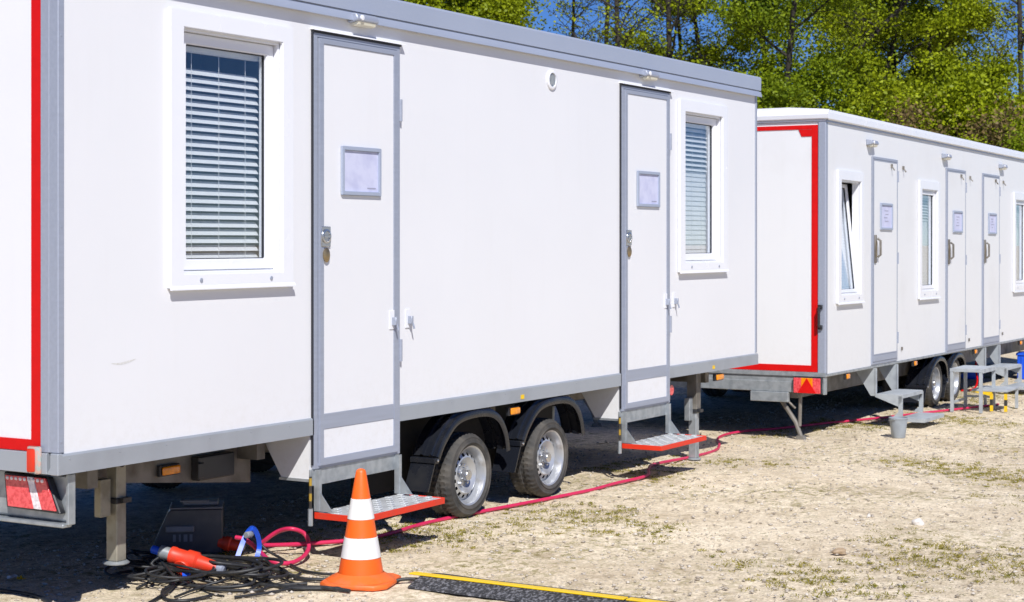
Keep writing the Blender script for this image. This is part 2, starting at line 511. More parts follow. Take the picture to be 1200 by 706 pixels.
# ------------------------------------------------------------------ trailer parts
def make_window(root, ox0, ox1, oz0, oz1, ix0, ix1, iz0, iz1, slats, gap_top=0.0, closed_below=None, tilt=False, rec=0.022, w=0.048):
    """outer trim rectangle, wall opening rectangle (local metres)"""
    fr = MB()
    frame_ring(fr, ox0, ox1, oz0, oz1, ix0 - ox0, -0.022, -0.001, 0.004, wb=iz0 - oz0, wt=oz1 - iz1, wr=ox1 - ix1)
    # reveal lining in the opening
    frame_ring(fr, ix0 - 0.001, ix1 + 0.001, iz0 - 0.001, iz1 + 0.001, 0.012, -0.0005, 0.052 + rec, 0.0)
    f = fr.build('window', 'upvc', root, True, 30)
    sl = MB()
    sl.prism([(-0.032, oz0 - 0.007), (-0.032, oz0 - 0.001), (-0.0235, oz0 + 0.012), (-0.0235, oz0 - 0.007)], 'x', ox0 - 0.003, ox1 + 0.003)
    sl.build('sill', 'upvc', f)
    for x in (ox0 + (ox1 - ox0) * 0.23, ox0 + (ox1 - ox0) * 0.8):
        sc = MB(); sc.lathe([(0.009, -0.0225), (0.009, -0.026), (0.004, -0.027)], 10, (x, 0, oz0 + (iz0 - oz0) * 0.55), 'y')
        sc.build('drain_cap', 'alu', f, True)
    # sash
    a0, a1, b0, b1 = ix0 + 0.013, ix1 - 0.013, iz0 + 0.013, iz1 - 0.013
    sa = MB()
    frame_ring(sa, a0, a1, b0, b1, w, rec, rec + 0.048, 0.004)
    ga = MB()
    frame_ring(ga, a0 + w - 0.001, a1 - w + 0.001, b0 + w - 0.001, b1 - w + 0.001, 0.005, rec + 0.016, rec + 0.028, 0)
    g = MB()
    g.box(a0 + w, a1 - w, rec + 0.021, rec + 0.025, b0 + w, b1 - w)
    B = MB()
    zt, zb = b1 - w - 0.012, b0 + w + 0.012
    pitch = (zt - gap_top - zb) / slats
    B.box(a0 + w - 0.01, a1 - w + 0.01, rec + 0.053, rec + 0.078, zt - 0.012, zt + 0.02)
    for i in range(slats + 1):
        zc = zb + i * pitch
        ang = R(47)
        if closed_below is not None and i < slats * closed_below:
            ang = R(80)
        jx = random.uniform(-0.001, 0.001)
        hw = pitch * 0.50
        dy, dz = math.cos(ang) * hw, math.sin(ang) * hw
        yc = rec + 0.066
        th = 0.0012
        B.prism([(yc - dy, zc - dz), (yc, zc + 0.0025), (yc + dy, zc + dz), (yc + dy, zc + dz + th), (yc, zc + 0.0025 + th), (yc - dy, zc - dz + th)], 'x', a0 + w - 0.008 + jx, a1 - w + 0.008 + jx)
    B.box(a0 + w - 0.01, a1 - w + 0.01, rec + 0.056, rec + 0.076, zb - 0.03, zb - 0.014)
    for x in (a0 + w + 0.09, (a0 + a1) / 2, a1 - w - 0.09):
        B.box(x - 0.0012, x + 0.0012, rec + 0.0515, rec + 0.0525, zb - 0.02, zt)
    obs = [sa.build('sash', 'upvc', f, True, 30), ga.build('gasket', 'gasket', f), g.build('pane', 'glass', f), B.build('blind', 'blind', f)]
    if tilt:                                            # hinged at the bottom, leaning into the room
        mt = Matrix.Translation((0, rec, b0)) @ Matrix.Rotation(R(-tilt), 4, 'X') @ Matrix.Translation((0, -rec, -b0))
        for o in obs:
            o.data.transform(mt)
    return f


def make_door(root, x0, x1, z0, z1, kind, notice, band=None):
    th = z1 - z0
    fr = MB()
    if kind == 'front':
        frame_ring(fr, x0, x1, z0, z1, 0.028, -0.014, -0.001, 0.002, wt=0.020)
        lf = MB(); frame_ring(lf, x0 + 0.031, x1 - 0.031, z0 + 0.012, z1 - 0.023, 0.036, -0.024, -0.0025, 0.003, wt=0.027)
    else:
        frame_ring(fr, x0, x1, z0, z1, 0.022, -0.012, -0.001, 0.002)
        lf = MB(); frame_ring(lf, x0 + 0.025, x1 - 0.025, z0 + 0.075, z1 - 0.025, 0.012, -0.016, -0.0025, 0.002)
    pn = MB()
    if band:
        pn.box(x0 + 0.066, x1 - 0.066, -0.019, -0.003, band[1], z1 - 0.049)
        pn.box(x0 + 0.066, x1 - 0.066, -0.019, -0.003, z0 + 0.047, band[0])
        bd = MB(); bd.box(x0 + 0.066, x1 - 0.066, -0.022, -0.003, band[0] + 0.0005, band[1] - 0.0005, 0.002)
    else:
        pn.box(x0 + 0.036, x1 - 0.036, -0.0145, -0.003, z0 + 0.086, z1 - 0.036)
        bd = MB(); bd.box(x0 + 0.024, x1 - 0.024, -0.018, -0.003, z0 + 0.023, z0 + 0.074, 0.002)
    d = pn.build('door', 'panel' if kind == 'front' else 'panel_b', root)
    fr.build('door_frame', 'alu', d, True, 30)
    lf.build('edge_profile', 'alu', d, True, 30)
    bd.build('kick_band', 'alu', d)
    if kind == 'front':
        # rain drip over the door
        dr = MB(); dr.prism([(-0.001, z1 + 0.022), (-0.027, z1 + 0.016), (-0.029, z1 + 0.010), (-0.026, z1 + 0.0095), (-0.025, z1 + 0.012), (-0.001, z1 + 0.014)], 'x', x0 - 0.012, x1 + 0.03)
        dr.build('drip_strip', 'upvc', d)
        gs = MB(); gs.box(x0 - 0.006, x0 - 0.0005, -0.012, -0.001, z0 + 0.02, z1); gs.box(x0 - 0.006, x1 + 0.004, -0.02, -0.001, z1 + 0.0005, z1 + 0.009)
        gs.build('door_seal', 'gasket', d)
        lk = MB(); lk.box(x0 + 0.040, x0 + 0.112, -0.0285, -0.0245, z0 + 1.045, z0 + 1.14, 0.002)
        lk.lathe([(0.034, -0.0287), (0.034, -0.033), (0.026, -0.034), (0.024, -0.0295)], 20, (x0 + 0.076, 0, z0 + 1.093), 'y')
        lk.box(x0 + 0.052, x0 + 0.100, -0.037, -0.0345, z0 + 1.085, z0 + 1.1, 0.002)
        lk.build('paddle_latch', 'steel', d, True, 40)
        kb = MB(); kb.lathe([(0.024, -0.0245), (0.026, -0.030), (0.018, -0.036), (0.008, -0.038)], 18, (x0 + 0.078, 0, z0 + 1.005), 'y')
        kb.transform(Matrix.Translation((0, 0, z0 + 1.005)) @ Matrix.Diagonal((1, 1, 1.35, 1)) @ Matrix.Translation((0, 0, -(z0 + 1.005))))
        kb.build('lock_cylinder', 'brass', d, True, 40)
        for zz in (z0 + 1.73, z0 + 0.52):
            h = MB(); h.tube([(x1 + 0.004, -0.014, zz - 0.055), (x1 + 0.004, -0.014, zz + 0.055)], 0.010, 10)
            h.box(x1 + 0.001, x1 + 0.028, -0.006, -0.0012, zz - 0.05, zz + 0.05)
            h.build('hinge', 'alu', d, True)
        # hold-open latch: catch on the leaf and its keeper on the wall
        for xx in (x1 - 0.105, x1 + 0.062):
            h = MB(); h.box(xx, xx + 0.042, -0.0235 if xx < x1 else -0.006, -0.0195 if xx < x1 else -0.001, z0 + 0.63, z0 + 0.725, 0.001)
            c = h.build('latch_plate', 'upvc', d)
            yb = -0.024 if xx < x1 else -0.0062
            hk = MB(); hk.box(xx + 0.018, xx + 0.034, yb - 0.026, yb, z0 + 0.65, z0 + 0.69, 0.002); hk.tube([(xx + 0.028, yb - 0.02, z0 + 0.665), (xx + 0.034, yb - 0.03, z0 + 0.625)], 0.005, 8)
            hk.build('latch_hook', 'alu', d, True)
    else:
        lk = MB(); lk.box(x0 + 0.035, x0 + 0.085, -0.026, -0.0155, z0 + 0.86, z0 + 1.10, 0.003)
        lk.tube([(x0 + 0.095, -0.026, z0 + 1.07), (x0 + 0.105, -0.05, z0 + 1.05), (x0 + 0.105, -0.05, z0 + 0.93), (x0 + 0.095, -0.026, z0 + 0.91)], 0.010, 8)
        lk.build('handle', 'galv_dirty', d, True)
        bb = MB(); bb.box(x0 + 0.048, x0 + 0.074, -0.030, -0.0265, z0 + 0.91, z0 + 1.05, 0.001); bb.build('handle_plate', 'brass', d)
        for zz in (z0 + 1.62, z0 + 0.9, z0 + 0.2):
            h = MB(); h.tube([(x1 + 0.004, -0.012, zz - 0.05), (x1 + 0.004, -0.012, zz + 0.05)], 0.009, 8)
            h.build('hinge', 'alu', d, True)
        for xx, yb in ((x1 - 0.22, -0.015), (x1 + 0.17, -0.001)):
            hk = MB(); hk.box(xx, xx + 0.03, yb - 0.012, yb, z1 - 0.075, z1 - 0.045, 0.001); hk.tube([(xx + 0.015, yb - 0.01, z1 - 0.07), (xx + 0.017, yb - 0.03, z1 - 0.1)], 0.006, 8)
            hk.build('latch_hook', 'galv_dirty', d, True)
        hk = MB(); hk.box(x1 + 0.14, x1 + 0.165, -0.012, -0.001, z0 + 0.08, z0 + 0.11, 0.001)
        hk.build('wall_catch', 'galv_dirty', d)
    nx0, nx1, nz0, nz1 = notice
    yb = -0.0195 if kind == 'front' else -0.015
    nf = MB(); frame_ring(nf, nx0, nx1, nz0, nz1, 0.020, yb - 0.014, yb, 0.003)
    nf.build('notice_frame', 'alu_roof', d, True, 30)
    pp = MB(); pp.box(nx0 + 0.019, nx1 - 0.019, yb - 0.004, yb - 0.001, nz0 + 0.019, nz1 - 0.019)
    pp.build('notice_sheet', 'paper', d)
    ik = MB()
    W, H = nx1 - nx0, nz1 - nz0
    if kind == 'front':
        ik.box(nx1 - 0.11, nx1 - 0.04, yb - 0.005, yb - 0.0042, nz0 + 0.035, nz0 + 0.041)
    else:
        for k in range(4):
            x = nx0 + W * random.uniform(0.3, 0.45)
            ik.box(x, nx1 - W * random.uniform(0.3, 0.42), yb - 0.005, yb - 0.0042, nz1 - H * (0.3 + 0.13 * k), nz1 - H * (0.3 + 0.13 * k) + 0.008)
    ik.build('notice_print', 'ink', d)
    return d


def make_lamp(root, x, z, s=1.0):
    a = MB(); a.prism([(-0.001, z - 0.022 * s), (-0.001, z + 0.03 * s), (-0.05 * s, z + 0.022 * s), (-0.062 * s, z + 0.0), (-0.058 * s, z - 0.014 * s)], 'x', x - 0.09 * s, x + 0.09 * s, 0.004)
    o = a.build('door_lamp', 'alu', root, True, 30)
    b = MB(); b.prism([(-0.012 * s, z - 0.02 * s), (-0.055 * s, z - 0.012 * s), (-0.05 * s, z - 0.032 * s), (-0.02 * s, z - 0.036 * s)], 'x', x - 0.075 * s, x + 0.075 * s, 0.003)
    b.build('lens', 'lamp_lens', o, True, 30)
    c = MB(); c.lathe([(0.014 * s, -0.0615 * s), (0.013 * s, -0.068 * s), (0.004, -0.070 * s)], 12, (x - 0.055 * s, 0, z + 0.002), 'y'); c.build('sensor', 'upvc', o, True)
    return o


def make_wheel(root, x, y, z, r):
    """outer face towards -y at y; tyre 0.185 wide"""
    w = 0.185
    k = r / 0.23
    tw = empty_part('wheel', root, (x, y, z))
    def rf(j, i):
        if 10 <= j <= 19 and (i + (1 if j % 2 else 0)) % 3 == 0: return -0.007
        if j in (9, 20) and i % 3 == 0: return -0.006
        return 0
    pr = [(0.158, 0.018), (0.160, 0.006), (0.172, 0.001), (0.175, -0.003), (0.180, -0.003), (0.183, 0.001), (0.200, 0.004), (0.204, 0.002), (0.208, 0.003), (0.219, 0.016), (0.2265, 0.028)]
    tread = [0.035, 0.055, 0.058, 0.082, 0.085, 0.102, 0.105, 0.130]
    rad = [0.229, 0.2295, 0.220, 0.2205, 0.230, 0.230, 0.2205, 0.2205]
    for a, b in zip(tread, rad): pr.append((b, a))
    pr += [(0.2295, 0.150), (0.219, w - 0.016), (0.200, w - 0.004), (0.175, w), (0.150, w - 0.01)]
    pr = [(a * k, b) for a, b in pr]
    t = MB(); t.lathe(pr, 132, (0, 0, 0), 'y', rf, cap=False)
    t.build('tyre', 'tyre', tw, True, 35)
    rm = MB()
    rm.lathe([(0.157 * k, w - 0.03), (0.150 * k, w - 0.035), (0.138 * k, 0.10), (0.136 * k, 0.06), (0.148 * k, 0.022), (0.152 * k, 0.012), (0.160 * k, 0.007), (0.163 * k, 0.010), (0.161 * k, 0.016)], 64, axis='y', cap=False)
    # disc: inner dome, spoked ring with holes, outer lip
    rm.lathe([(0.001, 0.052), (0.034 * k, 0.052), (0.036 * k, 0.060), (0.060 * k, 0.064), (0.074 * k, 0.050), (0.096 * k, 0.034), (0.104 * k, 0.036)], 64, axis='y', cap=False)
    rm.lathe([(0.122 * k, 0.046), (0.130 * k, 0.056), (0.137 * k, 0.060)], 64, axis='y', cap=False)
    for i in range(16):
        a0 = 2 * PI * (i - 0.22) / 16; a1 = 2 * PI * (i + 0.22) / 16
        P = lambda r_, a, yy: rm.bm.verts.new((r_ * k * math.cos(a), yy, r_ * k * math.sin(a)))
        rm.bm.faces.new([P(0.1035, a0 - 0.02, 0.036), P(0.1035, a1 + 0.02, 0.036), P(0.1225, a1 + 0.03, 0.0465), P(0.1225, a0 - 0.03, 0.0465)])
    rm.build('rim', 'rim', tw, True, 35)
    hb = MB()
    hb.lathe([(0.030 * k, 0.051), (0.030 * k, 0.022), (0.026 * k, 0.016), (0.001, 0.014)], 24, axis='y', cap=False)
    for i in range(5):
        a = 2 * PI * i / 5 + 0.3
        hb.lathe([(0.0095, 0.062), (0.0095, 0.044), (0.006, 0.041), (0.001, 0.0405)], 6, (0.052 * k * math.cos(a), 0, 0.052 * k * math.sin(a)), 'y', cap=False)
    hb.build('hub', 'steel', tw, True, 35)
    br = MB(); br.lathe([(0.134 * k, 0.10), (0.125 * k, 0.07), (0.001, 0.07)], 32, axis='y', cap=False); br.lathe([(0.05, w - 0.02), (0.05, 0.6)], 16, axis='y')
    br.build('brake_drum', 'under', tw, True)
    return tw


def empty_part(name, parent, loc):
    o = empty(name, loc)
    o.parent = parent
    return o


def make_fender(root, pts, y0, y1, flap, name='fender'):
    """pts: outline points (x, z) along the arc"""
    sec = [(0.0, -0.028), (-0.006, -0.004), (0.0, 0.006), (0.022, 0.006), (0.027, 0.020), (0.039, 0.020), (0.044, 0.006), (0.080, 0.006), (0.085, 0.020), (0.097, 0.020), (0.102, 0.006), (y1 - y0, 0.004)]
    path = [Vector((p.x, 0, p.z)) for p in smooth_path([(x, 0, z) for x, z in pts], 6)]
    mb = MB(); rows = []
    for off in (0.0, -0.006):
        rr = []
        for i, p in enumerate(path):
            d = (path[min(i + 1, len(path) - 1)] - path[max(i - 1, 0)]).normalized()
            n = Vector((-d.z, 0, d.x))
            rr.append([mb.bm.verts.new((p + n * (s[1] + off) + Vector((0, y0 + s[0], 0)))) for s in sec])
        rows.append(rr)
    for rr in rows:
        for i in range(len(rr) - 1):
            for j in range(len(sec) - 1):
                mb.bm.faces.new([rr[i][j], rr[i + 1][j], rr[i + 1][j + 1], rr[i][j + 1]])
    for i in range(len(path) - 1):
        for j in (0, len(sec) - 1):
            mb.bm.faces.new([rows[0][i][j], rows[0][i + 1][j], rows[1][i + 1][j], rows[1][i][j]])
    for i in (0, len(path) - 1):
        for j in range(len(sec) - 1):
            mb.bm.faces.new([rows[0][i][j], rows[0][i][j + 1], rows[1][i][j + 1], rows[1][i][j]])
    f = mb.build(name, 'fender', root, True, 50)
    x, z, zb = flap
    fl = MB(); fl.prism([(x - 0.006, z), (x + 0.004, z), (x - 0.066, zb), (x - 0.076, zb)], 'y', y0 + 0.004, y1 - 0.004)
    fl.box(x - 0.02, x + 0.022, y0 - 0.004, y1 - 0.002, z - 0.012, z + 0.018, 0.003)
    fl.build('mud_flap', 'fender', f)
    bo = MB(); bo.lathe([(0.008, -0.006), (0.007, -0.011), (0.002, -0.012)], 8, (x, y0 - 0.001, z + 0.004), 'y'); bo.build('bolt', 'steel', f)
    return f


def make_marker(root, x, y, z, w=0.10, h=0.038):
    a = MB(); a.box(x - w / 2 - 0.008, x + w / 2 + 0.008, y - 0.008, y + 0.012, z - h / 2 - 0.006, z + h / 2 + 0.006, 0.003)
    o = a.build('side_marker_light', 'black', root)
    b = MB(); b.box(x - w / 2, x + w / 2, y - 0.022, y - 0.0085, z - h / 2, z + h / 2, 0.007, 2)
    b.build('lens', 'amber', o, True, 50)
    return o


def make_jack(root, x, y, ztop, zfoot, m1='jack', s=1.0, sleeve=False):
    zm = (ztop * 0.45 + zfoot * 0.55)
    a = MB(); a.box(x - 0.032 * s, x + 0.032 * s, y - 0.034 * s, y + 0.034 * s, zfoot + 0.09 * 0 + 0.012, ztop, 0.004)
    j = a.build('support_jack', m1, root)
    b = MB(); b.box(x - 0.042 * s, x + 0.042 * s, y - 0.044 * s, y + 0.044 * s, zm + 0.05, zm + 0.075, 0.004); b.box(x - 0.02, x + 0.03, y - 0.06, y - 0.036, zm + 0.055, zm + 0.075)
    b.build('collar', 'black', j)
    if sleeve:
        q = MB(); q.box(x - 0.042 * s, x + 0.042 * s, y - 0.044 * s, y + 0.044 * s, zm + 0.0755, ztop - 0.002, 0.003); q.build('outer_sleeve', 'galv_dirty', j)
    c = MB(); c.box(x - 0.11 * s, x - 0.045 * s, y - 0.01, y + 0.03, zm + 0.0, zm + 0.16, 0.003)
    c.build('crank_housing', m1, j)
    d = MB(); d.lathe([(0.06 * s, zfoot), (0.062 * s, zfoot + 0.004), (0.05 * s, zfoot + 0.012)], 24, (x, y, 0)); d.build('foot_plate', 'galv', j, True)
    e = MB(); e.lathe([(0.016, y - 0.0345 * s), (0.016, y - 0.04 * s), (0.004, y - 0.042 * s)], 10, (x, 0, ztop - 0.035), 'y'); e.build('pivot_bolt', 'black', j)
    return j


def make_step(root, x0, x1, zt, depth, ztop):
    """single hooked-on step: tread, red edging, two hangers with gussets"""
    t = MB(); t.box(x0, x1, -depth, -0.008, zt - 0.006, zt - 0.001)
    # raised chequer buttons
    nx, ny = 13, 6
    for i in range(nx):
        for j in range(ny):
            if (i + j) % 2: continue
            cx = x0 + (i + 0.5) * (x1 - x0) / nx; cy = -0.02 - (j + 0.5) * (depth - 0.03) / ny
            t.box(cx - 0.017, cx + 0.017, cy - 0.015, cy + 0.015, zt - 0.0012, zt + 0.006, 0.003)
    s = t.build('entry_step', 'tread', root)
    e = MB(); e.box(x0 - 0.002, x1 + 0.002, -depth - 0.005, -depth - 0.0003, zt - 0.027, zt + 0.003, 0.001)
    e.box(x0 - 0.005, x0 - 0.0003, -depth - 0.005, -0.01, zt - 0.027, zt + 0.003, 0.001)
    e.box(x1 + 0.0003, x1 + 0.005, -depth - 0.005, -0.01, zt - 0.027, zt + 0.003, 0.001)
    e.build('red_edging', 'orange_edge', s)
    for xx, sg in ((x0 - 0.001, 1), (x1 - 0.029, 1)):
        h = MB(); h.box(xx, xx + 0.023, -0.034, -0.028, zt + 0.0065, ztop, 0.001); h.box(xx, xx + 0.005, -0.0275, -0.004, zt + 0.0065, ztop, 0.001)
        h.prism([(-0.034, zt + 0.007), (-0.11, zt + 0.007), (-0.034, zt + 0.10)], 'x', xx + 0.0055, xx + 0.0095)
        h.build('hanger_bracket', 'galv', s)
    return s


def make_double_step(root, x0, x1, z1, z2, zb):
    s = MB(); s.box(x0, x1, -0.25, -0.03, z1 - 0.012, z1, 0.002)
    s.box(x0, x1, -0.254, -0.2505, z1 - 0.032, z1 - 0.001)
    o = s.build('entry_step', 'grey_step', root)
    l = MB(); l.box(x0, x1, -0.44, -0.22, z2 - 0.012, z2, 0.002); l.box(x0, x1, -0.444, -0.4405, z2 - 0.030, z2 - 0.001)
    l.box(x0 - 0.004, x0 - 0.0005, -0.444, -0.22, z2 - 0.030, z2)
    l.build('lower_tread', 'grey_step', o)
    for x in (x0 - 0.006, x1 + 0.001):
        b = MB()
        b.prism([(-0.03, z1 - 0.001), (-0.254, z1 - 0.001), (-0.254, z1 - 0.05), (-0.22, z1 - 0.10), (-0.03, z1 - 0.03)], 'x', x, x + 0.005)
        b.box(x, x + 0.03, -0.252, -0.222, z2 + 0.001, z1 - 0.013)
        b.prism([(-0.222, z2 + 0.001), (-0.222, z2 + 0.05), (-0.17, z2 + 0.001)], 'x', x, x + 0.004)
        b.prism([(-0.02, zb - 0.003), (-0.02, z1 - 0.02), (0.02, z1 - 0.02), (0.17, zb - 0.003)], 'x', x + 0.006, x + 0.011)
        b.box(x - 0.001, x + 0.025, -0.03, -0.021, z1 - 0.03, zb - 0.003)
        b.build('support_bracket', 'grey_step', o)
    return o


# ------------------------------------------------------------------ trailer in front
T1X = 4.79
L1 = 6.98
W1 = 2.35
t1 = empty('office_trailer', (T1X, 0, 0))
tag(t1, 'large white office trailer in front with grey roof edge, two doors and tandem wheels', 'trailer')
X = lambda x: x - T1X
wins1 = [(X(5.405), X(6.236), 1.300, 2.482, X(5.492), X(6.155), 1.362, 2.405),
         (X(10.402), X(11.201), 1.290, 2.456, X(10.490), X(11.112), 1.355, 2.375)]
sw = MB()
panel_holes(sw, 0.03, L1 - 0.03, 0.670, 2.60, 0.0, 0.045, [(w[4], w[5], w[6], w[7]) for w in wins1])
sw.build('side_wall', 'panel', t1)
rw = MB(); rw.box(0.004, 0.045, 0.095, W1 - 0.095, 0.676, 2.60, 0.0)
rearw = rw.build('rear_wall', 'panel', t1)
bw = MB(); bw.box(0.05, L1 - 0.05, W1 - 0.045, W1, 0.676, 2.60); bw.build('back_wall', 'panel', t1)
fw = MB(); fw.box(L1 - 0.045, L1 - 0.004, 0.046, W1 - 0.046, 0.676, 2.60); fw.build('front_wall', 'panel', t1)
fl = MB(); fl.box(0.05, L1 - 0.05, 0.05, W1 - 0.05, 0.60, 0.672); fl.build('floor', 'under', t1)
it = MB(); it.box(0.06, L1 - 0.06, 1.2, 1.22, 0.675, 2.6); it.box(2.2, 2.22, 0.05, 1.195, 0.675, 2.6); it.box(5.5, 5.52, 0.05, 1.195, 0.675, 2.6); it.build('partition', 'dark', t1)
for x, s in ((0.0, 1), (L1, -1)):
    for y, q in ((0.0, 1), (W1, -1)):
        cp = MB()
        e = 0.002
        cp.box(x - s * 0.004, x + s * 0.030, y - q * 0.005, y + q * 0.045, 0.676, 2.60, 0.003)
        cp.box(x - s * 0.003, x + s * 0.006, y + q * 0.0455, y + q * 0.092, 0.676, 2.60, 0.002)
        for z in (1.555, 0.72, 2.3): cp.lathe([(0.004, y - q * 0.005), (0.004, y - q * 0.0068), (0.001, y - q * 0.0072)], 8, (x + s * 0.012, 0, z), 'y')
        cp.build('corner_post', 'alu', t1, True, 30)
rf = MB()
rf.prism([(-0.032, 2.612), (-0.034, 2.70), (-0.026, 2.712), (0.3, 2.735), (W1 - 0.3, 2.735), (W1 + 0.026, 2.712), (W1 + 0.034, 2.70), (W1 + 0.032, 2.612)], 'x', -0.03, L1 + 0.012)
rf.prism([(-0.018, 2.604), (-0.018, 2.6115), (W1 + 0.018, 2.6115), (W1 + 0.018, 2.604)], 'x', -0.02, L1 + 0.006)
rf.prism([(-0.028, 2.566), (-0.036, 2.566), (-0.036, 2.574), (-0.028, 2.6035), (-0.001, 2.6035), (-0.001, 2.596), (-0.020, 2.594)], 'x', -0.022, L1 + 0.02)
rf.build('roof', 'alu_roof', t1, True, 25)
sk = MB()
sk.prism([(-0.012, 0.592), (-0.012, 0.664), (-0.006, 0.672), (-0.001, 0.672), (0.05, 0.598), (0.05, 0.592)], 'x', -0.006, L1 + 0.006)
sk.prism([(W1 + 0.012, 0.592), (W1 + 0.012, 0.664), (W1 + 0.006, 0.672), (W1 + 0.001, 0.672), (W1 - 0.05, 0.598), (W1 - 0.05, 0.592)], 'x', -0.006, L1 + 0.006)
sk.box(-0.012, 0.04, 0.0505, W1 - 0.0505, 0.592, 0.674, 0.002)
for i in range(26):
    x = 0.05 + i * (L1 - 0.1) / 25
    sk.lathe([(0.0035, -0.012), (0.0035, -0.0138), (0.001, -0.0145)], 6, (x, 0, 0.650), 'y')
sk.box(-0.0135, 0.012, -0.0135, 0.03, 0.5905, 0.6755, 0.003)
skirt1 = sk.build('skirt', 'skirt', t1)
# red reflective tape on the rear face
rt = MB(); rt.box(-0.0005, 0.0035, 0.095, 0.145, 0.677, 2.55); rt.box(-0.0005, 0.0035, W1 - 0.145, W1 - 0.095, 0.677, 2.55)
rt.box(-0.0005, 0.0035, 0.1455, W1 - 0.1455, 0.677, 0.722); rt.box(-0.0005, 0.0035, 0.1455, W1 - 0.1455, 2.505, 2.55)
rt.build('reflective_tape', 'red', rearw)
make_window(t1, *wins1[0], slats=23, gap_top=0.095)
make_window(t1, *wins1[1], slats=26, gap_top=0.0, closed_below=0.64)
make_door(t1, X(6.398), X(7.108), 0.430, 2.480, 'front', (X(6.597), X(6.921), 1.721, 1.957), band=(0.612, 0.686))
make_door(t1, X(9.560), X(10.262), 0.430, 2.480, 'front', (X(9.752), X(10.076), 1.721, 1.950), band=(0.612, 0.686))
make_lamp(t1, X(6.77), 2.578)
make_lamp(t1, X(9.92), 2.575)
v = MB(); v.lathe([(0.058, -0.0005), (0.058, -0.008), (0.052, -0.012), (0.042, -0.012), (0.041, -0.004)], 28, (X(8.684), 0, 2.442), 'y', cap=False)
vo = v.build('round_vent', 'upvc', t1, True, 40)
v = MB(); v.lathe([(0.042, -0.002), (0.042, -0.005), (0.001, -0.005)], 28, (X(8.684), 0, 2.442), 'y', cap=False)
for k in range(-1, 2): v.box(X(8.684) + k * 0.024 - 0.004, X(8.684) + k * 0.024 + 0.004, -0.010, -0.0055, 2.415 + abs(k) * 0.006, 2.470 - abs(k) * 0.006)
v.build('grille', 'galv', vo)
# door wells below the floor
for xa, xb in ((X(6.385), X(7.11)), (X(9.548), X(10.262))):
    wl = MB(); wl.prism([(0.004, 0.590), (0.004, 0.385), (0.17, 0.385), (0.30, 0.590)], 'x', xa, xb, 0.0)
    o = wl.build('door_well', 'panel_b', t1)
    ed = MB(); ed.box(xa - 0.004, xb + 0.004, -0.006, 0.0035, 0.352, 0.430, 0.002); ed.box(xa - 0.004, xb + 0.004, 0.004, 0.18, 0.372, 0.3845)
    ed.build('edge_rail', 'galv', o)
    rd = MB(); rd.tube([(xa - 0.012, -0.012, 0.40), (xa - 0.012, -0.012, 0.25)], 0.007, 8); r_ = rd.build('stay_rod', 'hazard_fine', o)
    rd = MB(); rd.tube([(xa - 0.012, -0.012, 0.25), (xa - 0.012, -0.012, 0.17)], 0.012, 8); rd.build('rod_foot', 'galv', o)
make_step(t1, X(6.41), X(7.10), 0.226, 0.28, 0.428)
make_step(t1, X(9.575), X(10.24), 0.226, 0.28, 0.428)
# chassis
ch = MB()
for y in (0.36, W1 - 0.42):
    ch.prism([(0.40, 0.5895), (0.40, 0.50), (X(5.52), 0.447), (X(6.39), 0.345), (X(6.39), 0.5895)], 'y', y, y + 0.06, 0.002)
for y in (0.75, W1 - 0.85):
    ch.box(0.3, L1 + 0.0, y, y + 0.1, 0.40, 0.5895, 0.003)
for x in (0.4, 1.5, 2.6, 3.6, 4.5, 5.6, 6.6):
    ch.box(x, x + 0.06, 0.24, W1 - 0.24, 0.47, 0.5898)
cho = ch.build('chassis_beam', 'galv_dirty', t1)
bb = MB(); bb.box(X(5.96), X(6.21), 0.305, 0.3585, 0.405, 0.515, 0.006); bb.box(X(5.94), X(5.98), 0.29, 0.305, 0.42, 0.49, 0.004)
bb.build('socket_box', 'black', t1)
make_marker(t1, X(5.80), 0.345, 0.473, 0.115)
make_marker(t1, X(8.28), 0.02, 0.543, 0.10)
make_marker(t1, X(11.12), 0.02, 0.540, 0.12)
# yellow reference dots on the skirt
for x in (8.33, 10.97):
    dt = MB(); dt.box(X(x) - 0.018, X(x) + 0.018, -0.0145, -0.0122, 0.608, 0.632); dt.build('yellow_dot', 'yellow', skirt1)
make_jack(t1, X(5.40), 0.28, 0.588, 0.125, 'jack', 0.92)
make_jack(t1, X(10.95), 0.13, 0.588, ground_z(10.95), 'galv', 0.85, True)
bk = MB(); bk.box(X(10.6), X(10.72), 0.20, 0.24, 0.40, 0.589); bk.box(X(10.52), X(10.55), 0.22, 0.26, 0.38, 0.589); bk.build('bracket_plate', 'galv_dirty', t1)
vv = MB(); vv.tube([(X(10.40), 0.12, 0.50), (X(10.40), 0.04, 0.50)], 0.035, 14); vv.tube([(X(10.40), 0.12, 0.5), (X(10.44), 0.14, 0.44), (X(10.38), 0.14, 0.40)], 0.012, 8)
vv.build('red_coupling', 'red_lens', t1, True)
hb_ = MB(); hb_.tube([(X(7.5), 0.62, 0.36), (X(9.2), 0.62, 0.36)], 0.03, 8); hb_.tube([(X(7.84), 0.25, 0.23), (X(7.84), W1 - 0.25, 0.23)], 0.035, 8); hb_.tube([(X(8.72), 0.25, 0.23), (X(8.72), W1 - 0.25, 0.23)], 0.035, 8)
hb_.build('axle', 'under', t1)
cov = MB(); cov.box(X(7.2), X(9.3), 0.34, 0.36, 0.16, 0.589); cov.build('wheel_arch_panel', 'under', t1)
WR = 0.232
